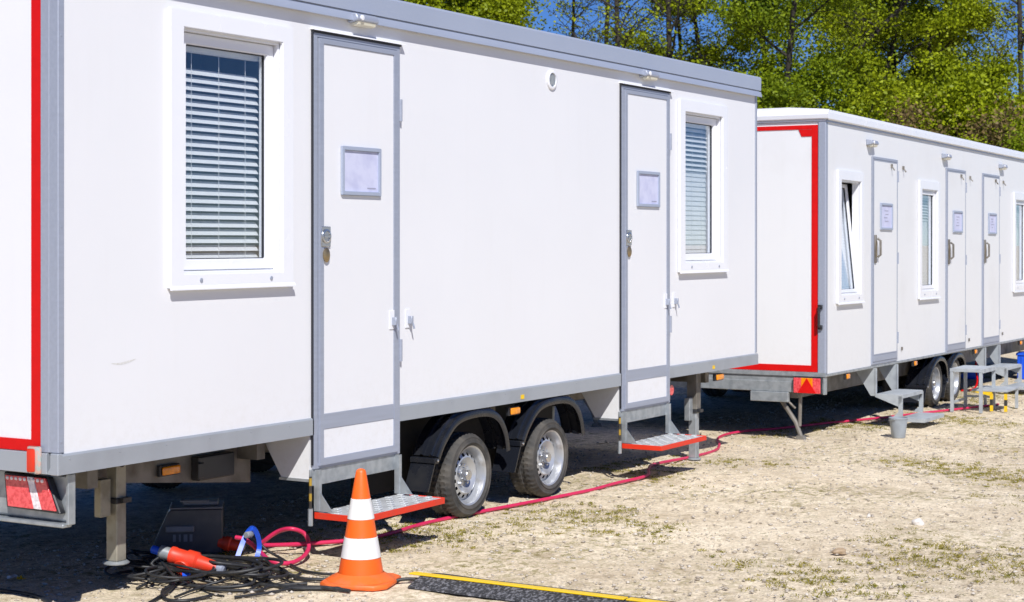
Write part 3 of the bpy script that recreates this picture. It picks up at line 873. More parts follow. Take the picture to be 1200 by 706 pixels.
for wx in (7.845, 8.725):
    make_wheel(t1, X(wx), 0.022, WR - 0.003, WR)
    wf = make_wheel(t1, X(wx), W1 - 0.022, WR - 0.003, WR)
    wf.rotation_euler = (0, 0, PI)
    fx = X(wx)
    make_fender(t1, [(fx - 0.395, 0.375), (fx - 0.335, 0.455), (fx - 0.22, 0.545), (fx - 0.08, 0.577), (fx + 0.12, 0.574), (fx + 0.24, 0.53), (fx + 0.315, 0.44), (fx + 0.345, 0.335)], -0.012, 0.145, (fx - 0.40, 0.352, 0.20))
# small wheel stowed under the floor, dark
jw = MB(); jw.lathe([(0.04, 0.0), (0.10, 0.0), (0.115, 0.02), (0.115, 0.05), (0.10, 0.07), (0.04, 0.07)], 28, (X(10.18), 0.85, 0.14), 'y'); jwo = jw.build('jockey_wheel', 'tyre', t1, True)
jw = MB(); jw.lathe([(0.001, -0.003), (0.05, -0.003), (0.055, 0.002)], 20, (X(10.18), 0.85, 0.14), 'y'); jw.tube([(X(10.18), 0.84, 0.14), (X(10.20), 0.84, 0.42)], 0.012, 8); jw.build('wheel_hub', 'galv', jwo)
# tail light beam
TBX, TBY = 0.055, 0.0
tb = MB(); tb.prism([(0.05, 0.39), (0.03, 0.40), (0.03, 0.575), (0.06, 0.575), (0.06, 0.39)], 'y', 0.03 + TBY, W1 - 0.03 - TBY, 0.004)
tb.box(0.015, 0.055, 0.015 + TBY, 0.0295 + TBY, 0.385, 0.585, 0.003); tb.box(0.0, 0.05, 0.03 + TBY, W1 - 0.03 - TBY, 0.375, 0.3895, 0.003)
bar = tb.build('tail_light_bar', 'galv', t1)
bar.location = (TBX, 0, 0)
for yc, q in ((0.04 + TBY, 1), (W1 - 0.04 - TBY, -1)):
    h = MB(); h.prism([(yc + q * 0.0, 0.43), (yc + q * 0.30, 0.435), (yc + q * 0.315, 0.575), (yc + q * 0.07, 0.568)], 'x', -0.003, 0.0295, 0.004)
    tl = h.build('tail_light', 'black', bar)
    def quad(a, b, m, n, y=0.0):
        q_ = MB()
        za, zb = 0.441, 0.566
        pts = []
        for t_, s_ in ((a, 0), (b, 0), (b, 1), (a, 1)):
            yy0 = yc + q * (0.012 + 0.275 * t_); yy1 = yc + q * (0.070 + 0.232 * t_)
            z = za + (zb - za) * s_
            pts.append((yy0 + (yy1 - yy0) * s_, z))
        q_.prism(pts, 'x', -0.012 - y, -0.0032, 0.002)
        q_.build(n, m, bar, True, 40)
    quad(0.02, 0.30, 'red_lens', 'tail_light_lens'); quad(0.305, 0.46, 'clear_lens', 'tail_light_lens'); quad(0.465, 0.98, 'red_lens', 'tail_light_lens', 0.001)
    rr_ = MB()
    for k in range(9):
        yy = yc + q * (0.09 + 0.024 * k)
        rr_.lathe([(0.008, -0.0122), (0.006, -0.0165), (0.001, -0.018)], 10, (0, yy, 0.555), 'x')
    rr_.build('reflector_button', 'clear_lens', bar, True)
# small clear-and-orange marker lamp on the corner
mk = MB(); mk.box(-0.022, -0.0125, 0.075, 0.145, 0.592, 0.70, 0.008, 2); M['marker'] = mat('faded_marker_lens', (0.60, 0.40, 0.34), 0.25, c2=(0.40, 0.48, 0.46), thr=(0.45, 0.6), scale=40, coat=0.5)
mo = mk.build('corner_marker_lamp', 'marker', t1, True, 40)
mk = MB(); mk.box(-0.030, -0.0225, 0.10, 0.14, 0.60, 0.69, 0.006, 2); mk.build('orange_lens', 'orange_edge', mo, True, 40)
# scuffs on the side panel
sf = MB()
pp = smooth_path([(X(5.08), -0.0008, 1.008), (X(5.13), -0.0008, 1.004), (X(5.18), -0.0008, 1.01), (X(5.22), -0.0008, 1.018)], 6)
for i in range(len(pp) - 1):
    a, b = pp[i], pp[i + 1]; w_ = 0.0035 * math.sin(PI * (i + 0.5) / (len(pp) - 1)) + 0.001
    f_ = [sf.bm.verts.new(q_) for q_ in ((a.x, -0.0008, a.z - w_), (b.x, -0.0008, b.z - w_), (b.x, -0.0008, b.z + w_), (a.x, -0.0008, a.z + w_))]
    sf.bm.faces.new(f_)
M['scuff'] = mat('grey_scuff', (0.62, 0.61, 0.58), 0.5, c2=(0.72, 0.72, 0.71), thr=(0.4, 0.6), scale=120)
sf.build('scuff_mark', 'scuff', t1)

# ------------------------------------------------------------------ trailer behind
T2 = (12.80, -0.15, 0.0)
PSI, PHI = R(1.15), R(0.35)
t2 = empty('office_trailer', T2, (0, PHI, PSI))
tag(t2, 'white trailer parked behind, red bordered rear wall and three narrow doors along its side', 'trailer')
L2, W2, ZB, ZT = 9.2, 2.4, 0.433, 2.545
wins2 = [(0.250, 0.900, 1.000, 2.076, 0.332, 0.832, 1.070, 1.996), (2.525, 3.200, 0.985, 2.078, 2.605, 3.122, 1.060, 1.996), (6.16, 6.86, 0.98, 2.078, 6.245, 6.78, 1.055, 1.996)]
sw = MB(); panel_holes(sw, 0.05, L2 - 0.02, ZB + 0.02, ZT - 0.06, 0.0, 0.045, [(w[4], w[5], w[6], w[7]) for w in wins2])
sw.build('side_wall', 'panel_b', t2)
rw = MB(); rw.box(0.004, 0.045, 0.065, W2 - 0.065, ZB + 0.032, ZT - 0.10)
rear2 = rw.build('rear_wall', 'panel_b', t2)
MB().box(0.05, L2 - 0.05, W2 - 0.045, W2, ZB + 0.02, ZT - 0.06).build('back_wall', 'panel_b', t2)
MB().box(L2 - 0.0195, L2 + 0.02, 0.0, W2, ZB + 0.02, ZT - 0.06).build('front_wall', 'panel_b', t2)
MB().box(0.05, L2 - 0.05, 0.05, W2 - 0.05, ZB + 0.004, ZB + 0.06).build('floor', 'under', t2)
it = MB(); it.box(0.06, L2 - 0.06, 1.3, 1.32, ZB + 0.065, ZT - 0.065); it.box(2.0, 2.02, 0.05, 1.295, ZB + 0.065, ZT - 0.065); it.box(4.6, 4.62, 0.05, 1.295, ZB + 0.065, ZT - 0.065); it.build('partition', 'dark', t2)
for y, q in ((0.0, 1), (W2, -1)):
    cp = MB(); cp.box(-0.006, 0.0495, y - q * 0.004, y + q * 0.062, ZB + 0.02, ZT - 0.07, 0.006)
    cp.build('corner_post', 'alu', t2, True, 30)
rf = MB()
rf.prism([(-0.020, ZT - 0.088), (-0.030, ZT - 0.078), (-0.030, ZT - 0.03), (-0.012, ZT - 0.004), (0.02, ZT), (0.3, ZT + 0.02), (W2 - 0.3, ZT + 0.02), (W2, ZT), (W2 + 0.03, ZT - 0.03), (W2 + 0.02, ZT - 0.088), (W2 - 0.02, ZT - 0.065), (0.02, ZT - 0.065)], 'x', -0.002, L2 + 0.03)
rf.prism([(-0.028, ZT - 0.075), (-0.034, ZT - 0.045), (-0.018, ZT - 0.012), (-0.0025, ZT - 0.004), (-0.0025, ZT - 0.085)], 'y', -0.031, W2 + 0.03)
rf.box(-0.010, 0.003, 0.0, W2, ZT - 0.098, ZT - 0.0855)
rf.build('roof', 'upvc', t2, True, 25)
ru = MB(); ru.box(0.0, L2, -0.012, -0.0005, ZT - 0.104, ZT - 0.0885, 0.002); ru.build('roof_seal', 'alu_roof', t2)
sk = MB(); sk.box(0.0, L2, -0.008, 0.05, ZB - 0.002, ZB + 0.0195, 0.003); sk.box(-0.008, -0.001, -0.004, W2, ZB - 0.004, ZB + 0.031, 0.002)
sk.box(0.0, L2, W2 - 0.05, W2 + 0.008, ZB - 0.002, ZB + 0.0195, 0.003); sk.build('skirt', 'galv', t2)
rt = MB()
ya, yb_ = 0.064, 0.114
rt.box(-0.001, 0.0035, ya, yb_, ZB + 0.034, ZT - 0.125); rt.box(-0.001, 0.0035, W2 - yb_, W2 - ya, ZB + 0.034, ZT - 0.125)
rt.box(-0.001, 0.0035, yb_ + 0.0005, W2 - yb_ - 0.0005, ZB + 0.034, ZB + 0.085); rt.box(-0.001, 0.0035, yb_ + 0.0005, W2 - yb_ - 0.0005, ZT - 0.158, ZT - 0.125)
rt.prism([(yb_ + 0.0005, ZT - 0.16), (yb_ + 0.0005, ZT - 0.215), (yb_ + 0.085, ZT - 0.215), (yb_ + 0.11, ZT - 0.16)], 'x', -0.001, 0.0035)
rt.build('reflective_tape', 'red', rear2)
hd = MB(); hd.tube([(-0.006, 0.035, 0.99), (-0.05, 0.035, 0.975), (-0.05, 0.035, 0.83), (-0.006, 0.035, 0.815)], 0.011, 8); hd.box(-0.03, -0.0065, 0.018, 0.052, 0.965, 1.0, 0.003); hd.box(-0.03, -0.0065, 0.018, 0.052, 0.805, 0.84, 0.003)
hd.build('grab_handle', 'black', t2, True)
make_window(t2, *wins2[0], slats=34, closed_below=0.95, tilt=6.0, rec=0.003, w=0.03)
make_window(t2, *wins2[1], slats=30, closed_below=0.72, rec=0.003, w=0.034)
make_window(t2, *wins2[2], slats=30, closed_below=0.72, rec=0.003, w=0.034)
make_door(t2, 1.155, 1.875, 0.462, 2.228, 'rear', (1.348, 1.687, 1.607, 1.837))
make_door(t2, 3.455, 4.165, 0.440, 2.230, 'rear', (3.655, 3.995, 1.607, 1.822))
make_door(t2, 4.830, 5.540, 0.446, 2.234, 'rear', (5.030, 5.360, 1.605, 1.826))
for x in (1.10, 3.40, 5.62): make_lamp(t2, x, 2.335, 0.95)
for x in (0.52, 2.42, 4.55, 6.51): make_marker(t2, x, 0.0, 0.405, 0.075, 0.04)
ch = MB()
for y in (0.25, W2 - 0.33): ch.box(0.05, L2, y, y + 0.08, 0.25, ZB - 0.003, 0.003)
for x in (0.4, 1.7, 4.6, 6.2, 7.6): ch.box(x, x + 0.06, 0.335, W2 - 0.335, 0.32, ZB - 0.0035)
ch.build('chassis_beam', 'galv_dirty', t2)
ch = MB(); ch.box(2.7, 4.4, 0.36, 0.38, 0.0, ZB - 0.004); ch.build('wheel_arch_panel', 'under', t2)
# rear bumper beam, lights, folding prop legs
bm_ = MB(); bm_.box(0.0, 0.05, 0.02, W2 - 0.02, 0.30, 0.385, 0.004); bm_.box(0.006, 0.04, 0.02, W2 - 0.02, 0.3855, ZB - 0.0045)
bm_.box(-0.02, 0.02, 0.30, 0.62, 0.22, 0.299, 0.004); bm_.box(0.0, 0.06, 0.004, 0.0195, 0.29, ZB - 0.005, 0.002)
bar2 = bm_.build('bumper_beam', 'galv', t2)
def build_tail(y0, q):
    Y = lambda a: y0 + q * a
    MB().box(-0.03, -0.001, Y(0.0), Y(0.235), 0.295, 0.425, 0.004).build('tail_light', 'black', bar2)
    MB().box(-0.042, -0.0305, Y(0.006), Y(0.07), 0.30, 0.42, 0.003).build('tail_light_lens', 'red_lens', bar2)
    MB().box(-0.041, -0.0305, Y(0.0705), Y(0.165), 0.30, 0.34, 0.003).build('tail_light_lens', 'red_lens', bar2)
    MB().box(-0.041, -0.0305, Y(0.0705), Y(0.165), 0.3405, 0.42, 0.003).build('tail_light_lens', 'amber', bar2)
    MB().box(-0.041, -0.0305, Y(0.1655), Y(0.228), 0.30, 0.42, 0.003).build('tail_light_lens', 'red_lens', bar2)
    MB().prism([(Y(0.04), 0.303), (Y(0.19), 0.303), (Y(0.115), 0.42)], 'x', -0.052, -0.0425).build('reflector_triangle', 'red', bar2)
build_tail(0.02, 1); build_tail(W2 - 0.02, -1)
for ys in (0.16, W2 - 0.16 - 0.26):
    gz = ground_z(12.9)
    lg = MB(); lg.tube([(0.02, ys + 0.26, 0.30), (0.05, ys + 0.10, 0.06), (0.06, ys + 0.06, gz + 0.02)], 0.018, 8); lg.tube([(0.02, ys + 0.05, 0.30), (0.055, ys + 0.07, 0.03)], 0.015, 8); lg.tube([(0.02, ys + 0.2, 0.27), (0.04, ys + 0.1, 0.17)], 0.010, 8)
    lg.prism([(ys + 0.02, gz - 0.0), (ys + 0.10, gz - 0.0), (ys + 0.085, gz + 0.03), (ys + 0.04, gz + 0.03)], 'x', 0.03, 0.09)
    lg.build('prop_leg', 'galv_dirty', t2, True, 30)
gz2 = -0.075
for wx in (3.233, 3.90):
    zc = gz2 + wx * math.tan(PHI) + 0.222
    make_wheel(t2, wx, 0.02, zc, 0.225)
    wf = make_wheel(t2, wx, W2 - 0.02, zc, 0.225); wf.rotation_euler = (0, 0, PI)
    fx = wx
    make_fender(t2, [(fx - 0.42, 0.175), (fx - 0.33, 0.27), (fx - 0.20, 0.36), (fx - 0.04, 0.412), (fx + 0.12, 0.405), (fx + 0.22, 0.36), (fx + 0.27, 0.29), (fx + 0.29, 0.20)], -0.012, 0.20, (fx - 0.43, 0.16, 0.02))
make_double_step(t2, 1.215, 1.815, 0.215, 0.020, ZB)
make_double_step(t2, 4.885, 5.485, 0.235, 0.040, ZB)

# ------------------------------------------------------------------ free-standing steps by the far trailer
def loc2(x, y, z):
    m = Matrix.Translation(T2) @ Euler((0, 0, PSI)).to_matrix().to_4x4()
    return m @ Vector((x, y, z))
fs = empty('step_platform', loc2(2.82, -0.22, gz2), (0, 0, PSI))
tag(fs, 'grey metal step platform before the far trailer wheels, lower tread on yellow and black legs', 'steps')
gl = MB(); gl.box(0, 0.50, -0.30, 0.0, 0.380, 0.400, 0.003); gl.box(-0.003, -0.0005, -0.30, 0.0, 0.372, 0.402); gl.box(0, 0.5, -0.3045, -0.3005, 0.365, 0.402); gl.build('platform', 'grey_step', fs)
for x in (0.0, 0.47):
    for y in (-0.03, -0.295):
        MB().box(x, x + 0.028, y, y + 0.028, 0.0, 0.3795).build('leg', 'grey_step', fs)
MB().box(0.0285, 0.4695, -0.025, -0.008, 0.075, 0.095).build('cross_rail', 'grey_step', fs)
MB().box(0.474, 0.49, -0.2665, -0.0305, 0.10, 0.12).build('cross_rail', 'grey_step', fs)
lt = MB(); lt.box(0.22, 0.68, -0.47, -0.14, 0.180, 0.200, 0.003); lt.build('lower_tread', 'grey_step', fs)
for x, y, m_ in ((0.225, -0.335, 'hazard'), (0.225, -0.465, 'hazard'), (0.65, -0.465, 'grey_step'), (0.65, -0.17, 'grey_step')):
    MB().box(x, x + 0.025, y, y + 0.025, 0.0, 0.1795).build('lower_leg', m_, fs)
MB().prism([(-0.335, 0.179), (-0.31, 0.145), (-0.20, 0.165), (-0.15, 0.179)], 'x', 0.218, 0.2225).build('yellow_gusset', 'yellow', fs)

bu = empty('bucket', G(1050, 513) + Vector((0.03, -0.01, -0.003)))
tag(bu, 'small grey bucket on the gravel beside the far trailer entry step', 'bucket')
b = MB(); b.lathe([(0.001, 0.0), (0.052, 0.0), (0.055, 0.004), (0.072, 0.15), (0.077, 0.152), (0.077, 0.162), (0.070, 0.163), (0.053, 0.008), (0.001, 0.007)], 28, cap=False)
M['bucket'] = mat('grey_bucket_plastic', (0.33, 0.37, 0.41), 0.5, c2=(0.27, 0.30, 0.33), thr=(0.4, 0.7), scale=14)
b.build('pail', 'bucket', bu, True, 40)
b = MB(); b.tube([(0.078 * math.cos(a), 0.078 * math.sin(a) * 0.98, 0.150 - 0.012 * math.sin(a)) for a in [PI * k / 14 for k in range(15)]], 0.0035, 6); b.build('handle', 'galv', bu, True)

dr = MB(); dr.box(0, 0.34, -0.42, 0, 0.0, 0.27, 0.012, 2)
dro = dr.build('storage_crate', 'blue', None, True, 40)
dr = MB(); dr.box(-0.012, 0.352, -0.432, 0.012, 0.2705, 0.30, 0.006)
for k in range(5): dr.box(-0.008, -0.0005, -0.40 + k * 0.085, -0.385 + k * 0.085, 0.02, 0.26, 0.002)
dr.build('lid', 'blue', dro, True, 40)
dro.location = loc2(6.9, 0.12, gz2); dro.rotation_euler = (0, 0, PSI + R(8))
tag(dro, 'blue plastic storage crate under the far trailer beyond its steps', 'crate')
bc = MB(); bc.box(-0.07, 0.07, -0.12, 0.12, 0, 0.10, 0.02, 3); bc.tube([(0, -0.05, 0.10), (0, -0.04, 0.14), (0, 0.04, 0.14), (0, 0.05, 0.10)], 0.012, 8)
bco = bc.build('canister', 'blue', None, True, 40); bco.location = G(1139, 444); bco.rotation_euler = (0, 0, 0.4)
tag(bco, 'small blue canister on the ground behind the far trailer wheels', 'canister')
pts = [loc2(5.75, 0.3, 0.40), loc2(5.72, 0.28, 0.25), loc2(5.65, 0.27, 0.12), loc2(5.45, 0.2, 0.0), loc2(5.28, 0.2, gz2 + 0.008), loc2(5.0, 0.25, gz2 + 0.008)]
rc = MB(); rc.tube(smooth_path(pts, 6), 0.010, 8); tag(rc.build('cable', 'red', None, True), 'red cable hanging down from the floor of the far trailer', 'cable')

# ------------------------------------------------------------------ traffic cone
cn = empty('traffic_cone', G(423, 684), (0, 0, R(18)))
tag(cn, 'orange traffic cone with two white bands standing on the gravel before the first entry step', 'traffic cone')
def rad(z): return 0.1 + (0.0225 - 0.1) * (z - 0.04) / (0.49 - 0.04)
cb = MB()
q = 0.155; c_ = 0.05
oct_ = [(q, -q + c_), (q, q - c_), (q - c_, q), (-q + c_, q), (-q, q - c_), (-q, -q + c_), (-q + c_, -q), (q - c_, -q)]
cb.prism(oct_, 'z', 0.0, 0.022, 0.006)
cb.lathe([(0.150, 0.0225), (0.135, 0.032), (0.112, 0.042), (0.1005, 0.052)], 40, cap=False)
cb.build('base', 'cone_base', cn, True, 40)
cc_ = MB(); cc_.lathe([(rad(0.045), 0.045), (rad(0.2), 0.2), (rad(0.35), 0.35), (rad(0.488), 0.488), (0.019, 0.498), (0.010, 0.503), (0.001, 0.504)], 48, cap=False)
cc_.build('body', 'orange', cn, True, 40)
for z0, z1 in ((0.118, 0.207), (0.286, 0.374)):
    w = MB(); w.lathe([(rad(z0) + 0.0002, z0), (rad(z0) + 0.0018, z0 + 0.001), (rad(z1) + 0.0018, z1 - 0.001), (rad(z1) + 0.0002, z1)], 48, cap=False)
    w.build('reflective_band', 'cone_white', cn, True, 40)

# ------------------------------------------------------------------ cable protector ramps
prof = [(6.10, 0.003), (6.105, 0.010), (6.195, 0.039), (6.245, 0.039), (6.41, 0.010), (6.415, 0.003)]
for k, (ya, yb2) in enumerate(((-0.745, -1.74), (-1.75, -2.745))):
    rp = empty('cable_ramp', (6.235, (ya + yb2) / 2, 0.0))
    tag(rp, ['black rubber cable ramp with yellow lid, end piece nearest the traffic cone', 'black rubber cable ramp section joined to the end piece and cut by the frame'][k], 'cable ramp', 'cable ramp sections laid on the gravel')
    m_ = MB(); m_.prism([(a - 6.235, z) for a, z in prof], 'y', ya - (ya + yb2) / 2, yb2 - (ya + yb2) / 2)
    m_.build('ramp', 'rubber_mat', rp)
    l_ = MB(); l_.box(6.197 - 6.235, 6.243 - 6.235, (ya - yb2) / 2 + (0.06 if k == 0 else 0), -(ya - yb2) / 2, 0.0395, 0.046, 0.002)
    l_.build('lid', 'yellow', rp)

# ------------------------------------------------------------------ hoses and cables
def cable(name, pts, r, m_, label, cat, n=8, jitter=0.0, seg=8):
    P_ = smooth_path(pts, n)
    mb = MB(); mb.tube(P_, r, seg)
    o = mb.build(name, m_, None, True, 60)
    tag(o, label, cat)
    return o
rh = 0.0105
hp = [(330, 631, .02), (365, 637, .003), (437, 630, 0), (500, 613, 0), (560, 600.5, 0), (620, 589, 0), (690, 575, 0), (720, 567, 0), (757, 558, 0), (760, 550, 0), (768, 544, 0), (811, 535.5, 0), (838, 528, 0), (843, 521, 0), (841, 514.5, 0), (852, 509, 0), (877, 505, 0), (910, 502.5, 0), (960, 497, 0), (1000, 493, 0), (1030, 490, 0), (1060, 486.5, 0), (1110, 481, 0), (1128, 479, 0), (1170, 474, 0)]
pre = [(276, 630, .10), (288, 633, .09), (303, 645, .04), (318, 658, .02), (340, 660, .01), (356, 652, .02), (362, 640, .05), (357, 626, .10), (342, 620, .13), (326, 623, .11), (310, 634, .06), (308, 639, .03)]
pts = [G(u, v, d + rh) for u, v, d in pre[:]] + [G(u, v, d + rh) for u, v, d in hp[1:]]
cable('hose', pts, rh, 'hose', 'long pink red hose looping by the power box and running along both trailers', 'hose', 8)
rc_ = 0.0075
def gp(lst): return [G(u, v, d + rc_) for u, v, d in lst]
cable('cable', gp([(-60, 684, 0), (-20, 690, 0), (8, 693, 0), (30, 696, 0), (48, 701, 0), (62, 709, 0), (80, 720, 0)]), 0.008, 'cable', 'black cable alone on the gravel below the tail light of the front trailer', 'cable')
cable('cable', gp([(262, 664, .03), (300, 675, .0), (330, 688, .0), (376, 690, .0), (420, 688, .0), (455, 683, .0), (474, 679, .01), (500, 679, .01)]) + [Vector((6.30, -0.78, .03)), Vector((6.30, -1.2, .02))], 0.008, 'cable', 'black cable running from the tangle behind the cone into the cable ramp', 'cable')
cable('cable', gp([(262, 672, .0), (300, 684, .0), (340, 688, .0), (380, 689, .004), (410, 693, .0)]), 0.009, 'cable', 'thick black cable lying flat from the tangle to the front of the cone base', 'cable')
cable('cable', gp([(268, 655, .05), (300, 661, .02), (330, 672, .0), (352, 678, .0), (375, 679.5, .0), (410, 678, .0)]), 0.0085, 'cable', 'black cable curving from the power box to the cone behind the others', 'cable')
cable('cable', gp([(300, 632, .10), (313, 645, .05), (330, 655, .02), (350, 667, .0), (372, 672, .0), (400, 673, .0), (440, 668, 0)]), 0.0065, 'cable', 'thin black cable leaving the blue strap and crossing the pink hose', 'cable')
cable('cable', gp([(248, 698, 0), (220, 704, .0), (196, 703, .0), (190, 694, .0), (200, 686, .012), (215, 676, .015), (240, 690, 0.0), (300, 692, 0), (318, 687, 0), (360, 684, 0)]), 0.0075, 'cable', 'black cable bent in a hairpin in front of the tangle', 'cable')
cable('cable', gp([(275, 700, 0), (300, 697, .0), (330, 692, .0), (350, 688, .0)]), 0.006, 'cable', 'short black cable end pointing at the camera from the tangle', 'cable')
cable('cable', gp([(165, 712, 0), (185, 701, 0), (200, 690, .008), (207, 680, .012), (218, 668, .02), (236, 663, .04), (258, 668, .02)]), 0.0075, 'cable', 'black cable coming from the bottom edge up into the tangle', 'cable')
# coils
def coil(cx, cy, ru, rv, turns, z0, seed, r=0.0075, ph=0.0):
    rr = random.Random(seed)
    out = []
    n = int(turns * 14)
    for i in range(n):
        a = ph + 2 * PI * i / 14
        k = 1 + 0.14 * math.sin(0.37 * i + seed) + rr.uniform(-0.03, 0.03)
        out.append(Vector((cx + ru * k * math.cos(a) + 0.05 * math.sin(i * 0.11 + seed), cy + rv * k * math.sin(a), max(0.0, z0 + 0.0016 * i + 0.012 * math.sin(i * 0.7 + seed)) + ground_z(cx) + r)))
    return out
c0 = G(168, 677)
pts = coil(c0.x, c0.y, 0.12, 0.16, 3.2, 0.0, 3) + [G(205, 676, .05), G(232, 679, .03), G(255, 684, .01)]
cable('cable', pts, 0.0065, 'cable', 'thin black cable coiled at the left end of the tangle', 'cable', 4, seg=7)
c0 = G(232, 680)
pts = [G(188, 652, .10)] + [G(180, 664, .06)] + coil(c0.x, c0.y, 0.13, 0.30, 3.4, 0.005, 5)
cable('cable', pts, 0.0085, 'cable', 'thick black cable coiled flat under the red plug', 'cable', 4, seg=7)
c0 = G(285, 676)
pts = coil(c0.x, c0.y, 0.16, 0.22, 2.6, 0.01, 9) + [G(325, 668, .03), G(345, 675, .0), G(352, 672, 0)]
cable('cable', pts, 0.0075, 'cable', 'black cable looped between the power box and the pink hose', 'cable', 4, seg=7)
c0 = G(215, 684)
pts = [G(265, 668, .05)] + coil(c0.x, c0.y, 0.18, 0.13, 2.2, 0.02, 13) + [G(160, 690, .0)]
cable('cable', pts, 0.0065, 'cable', 'thin black cable wound across the front of the tangle', 'cable', 4, seg=7)

cable('cable', gp([(158, 668, .01), (185, 660, .05), (215, 664, .07), (250, 672, .04), (290, 668, .03), (322, 676, .0), (362, 690, .0)]), 0.0055, 'cable', 'very thin black cable arching over the tangle below the red plug', 'cable')
cable('cable', gp([(205, 700, .0), (236, 688, .01), (262, 680, .03), (286, 670, .04), (306, 656, .05), (318, 664, .03), (312, 680, .0), (286, 694, .0)]), 0.006, 'cable', 'thin black cable hooking round in front of the blue strap', 'cable')
c0 = G(188, 668)
pts = coil(c0.x, c0.y, 0.09, 0.14, 2.3, 0.02, 21) + [G(230, 690, .0), G(262, 699, .0)]
cable('cable', pts, 0.0055, 'cable', 'very thin black cable coiled below the left end of the red plug', 'cable', 4, seg=7)
# plugs
def make_plug(name, a, b, label, r=0.037, flap=True):
    d = (b - a); Ln = d.length
    rot = d.to_track_quat('X', 'Z').to_euler()
    p = empty(name, a, rot)
    tag(p, label, 'plug')
    m_ = MB(); m_.lathe([(0.026 * r / 0.037, 0.03), (r * 1.02, 0.032), (r * 1.05, 0.05), (r * 0.98, 0.055), (r * 0.98, Ln * 0.40), (r * 1.18, Ln * 0.41), (r * 1.2, Ln * 0.58), (r * 1.05, Ln * 0.60), (r * 0.92, Ln * 0.62), (r * 0.74, Ln * 0.93), (r * 0.70, Ln * 0.95)], 24, axis='x')
    m_.build('plug_body', 'plug_red', p, True, 35)
    m_ = MB(); m_.lathe([(r * 0.72, Ln * 0.951), (r * 0.76, Ln * 0.96), (r * 0.76, Ln * 1.05), (r * 0.45, Ln * 1.08)], 12, axis='x'); m_.build('cable_gland', 'alu', p, True, 30)
    m_ = MB(); m_.lathe([(r * 0.75, 0.029), (r * 0.8, 0.0), (r * 0.8, -0.02), (r * 0.5, -0.024)], 16, axis='x'); m_.build('collar_ring', 'galv', p, True, 30)
    m_ = MB(); m_.lathe([(r * 0.5, -0.025), (r * 0.5, -0.06), (r * 0.35, -0.065)], 14, axis='x'); m_.build('cap', 'blue', p, True, 30)
    if flap:
        m_ = MB(); m_.lathe([(0.001, 0.0), (0.036, 0.0), (0.038, 0.004), (0.036, 0.014), (0.02, 0.018), (0.001, 0.018)], 24, axis='y', cap=False)
        m_.transform(Matrix.Translation((Ln * 0.40, -r * 1.2, -0.035)) @ Matrix.Rotation(R(25), 4, 'X'))
        m_.build('lid', 'plug_red', p, True, 35)
    return p
make_plug('red_plug', G(193, 648, .115), G(258, 667, .055), 'large red industrial plug with blue cap lying on the cable tangle', 0.037)
make_plug('red_plug', G(250, 634, .055), G(284, 641, .03), 'smaller red plug half hidden behind the black power box', 0.030, False)

M['box'] = mat('dark_grey_case_plastic', (0.062, 0.065, 0.075), 0.38, c2=(0.10, 0.10, 0.105), thr=(0.5, 0.8), scale=18)
M['grey_pl'] = mat('grey_plastic', (0.20, 0.205, 0.23), 0.4, var=0.1, scale=15)
# power box
pbx = empty('power_box', G(236, 653) + Vector((0.03, 0.10, 0)), (0, 0, YAW - PI / 2 + R(8)))
tag(pbx, 'black plastic power distribution box under the front trailer behind the cables', 'power box')
b = MB(); b.prism([(-0.155, 0.0), (0.14, 0.0), (0.14, 0.195), (-0.075, 0.195), (-0.09, 0.185), (-0.15, 0.05)], 'y', 0.0, 0.20, 0.006); b.build('case', 'box', pbx)
b = MB(); b.box(-0.085, 0.14, -0.006, 0.195, 0.1965, 0.203, 0.002); b.box(-0.03, 0.12, 0.05, 0.15, 0.2035, 0.222, 0.004); b.build('lid', 'grey_pl', pbx)
pbx.scale = (1.12, 1.1, 1.1)
b = MB(); b.box(-0.10, 0.02, -0.016, -0.0005, 0.098, 0.125, 0.004); b.build('handle', 'grey_pl', pbx)
b = MB(); b.box(-0.04, 0.08, 0.02, 0.06, 0.2225, 0.230, 0.002); b.build('lid_grip', 'grey_pl', pbx)
b = MB()
for k, (xx, w_) in enumerate(((-0.07, 0.012), (-0.045, 0.008), (-0.025, 0.016), (0.0, 0.012))): b.box(xx, xx + w_, -0.0025, -0.0003, 0.055, 0.086)
b.build('printed_marks', 'grey_pl', pbx)
# blue strap
sp = [G(277, 657, .03), G(283, 640, .09), G(289, 626, .14), G(296, 619, .17), G(302, 628, .13), G(304, 642, .07), G(300, 656, .02)]
st = MB(); P_ = smooth_path(sp, 8)
for i in range(len(P_) - 1):
    a, b = P_[i], P_[i + 1]; w_ = Vector((CC, SS, 0)) * 0.004
    sd = (b - a).cross(Vector((CC, SS, 0))).normalized() * 0.011
    q1 = [st.bm.verts.new(v_) for v_ in (a - sd - w_, a + sd - w_, a + sd + w_, a - sd + w_)]
    q2 = [st.bm.verts.new(v_) for v_ in (b - sd - w_, b + sd - w_, b + sd + w_, b - sd + w_)]
    for j in range(4): st.bm.faces.new([q1[j], q1[(j + 1) % 4], q2[(j + 1) % 4], q2[j]])
sto = st.build('strap', 'blue', None, True, 50); tag(sto, 'bright blue strap looped over the cables beside the power box', 'strap')
b = MB(); b.lathe([(0.014, -0.02), (0.016, -0.016), (0.016, 0.016), (0.014, 0.02)], 12, axis='x'); k_ = b.build('strap_buckle', 'galv', sto, True); k_.location = sp[2] + Vector((-0.01, -0.02, 0.0))
bcap = MB(); bcap.lathe([(0.001, 0), (0.018, 0), (0.02, 0.004), (0.02, 0.035), (0.016, 0.04), (0.001, 0.04)], 16, axis='x', cap=False)
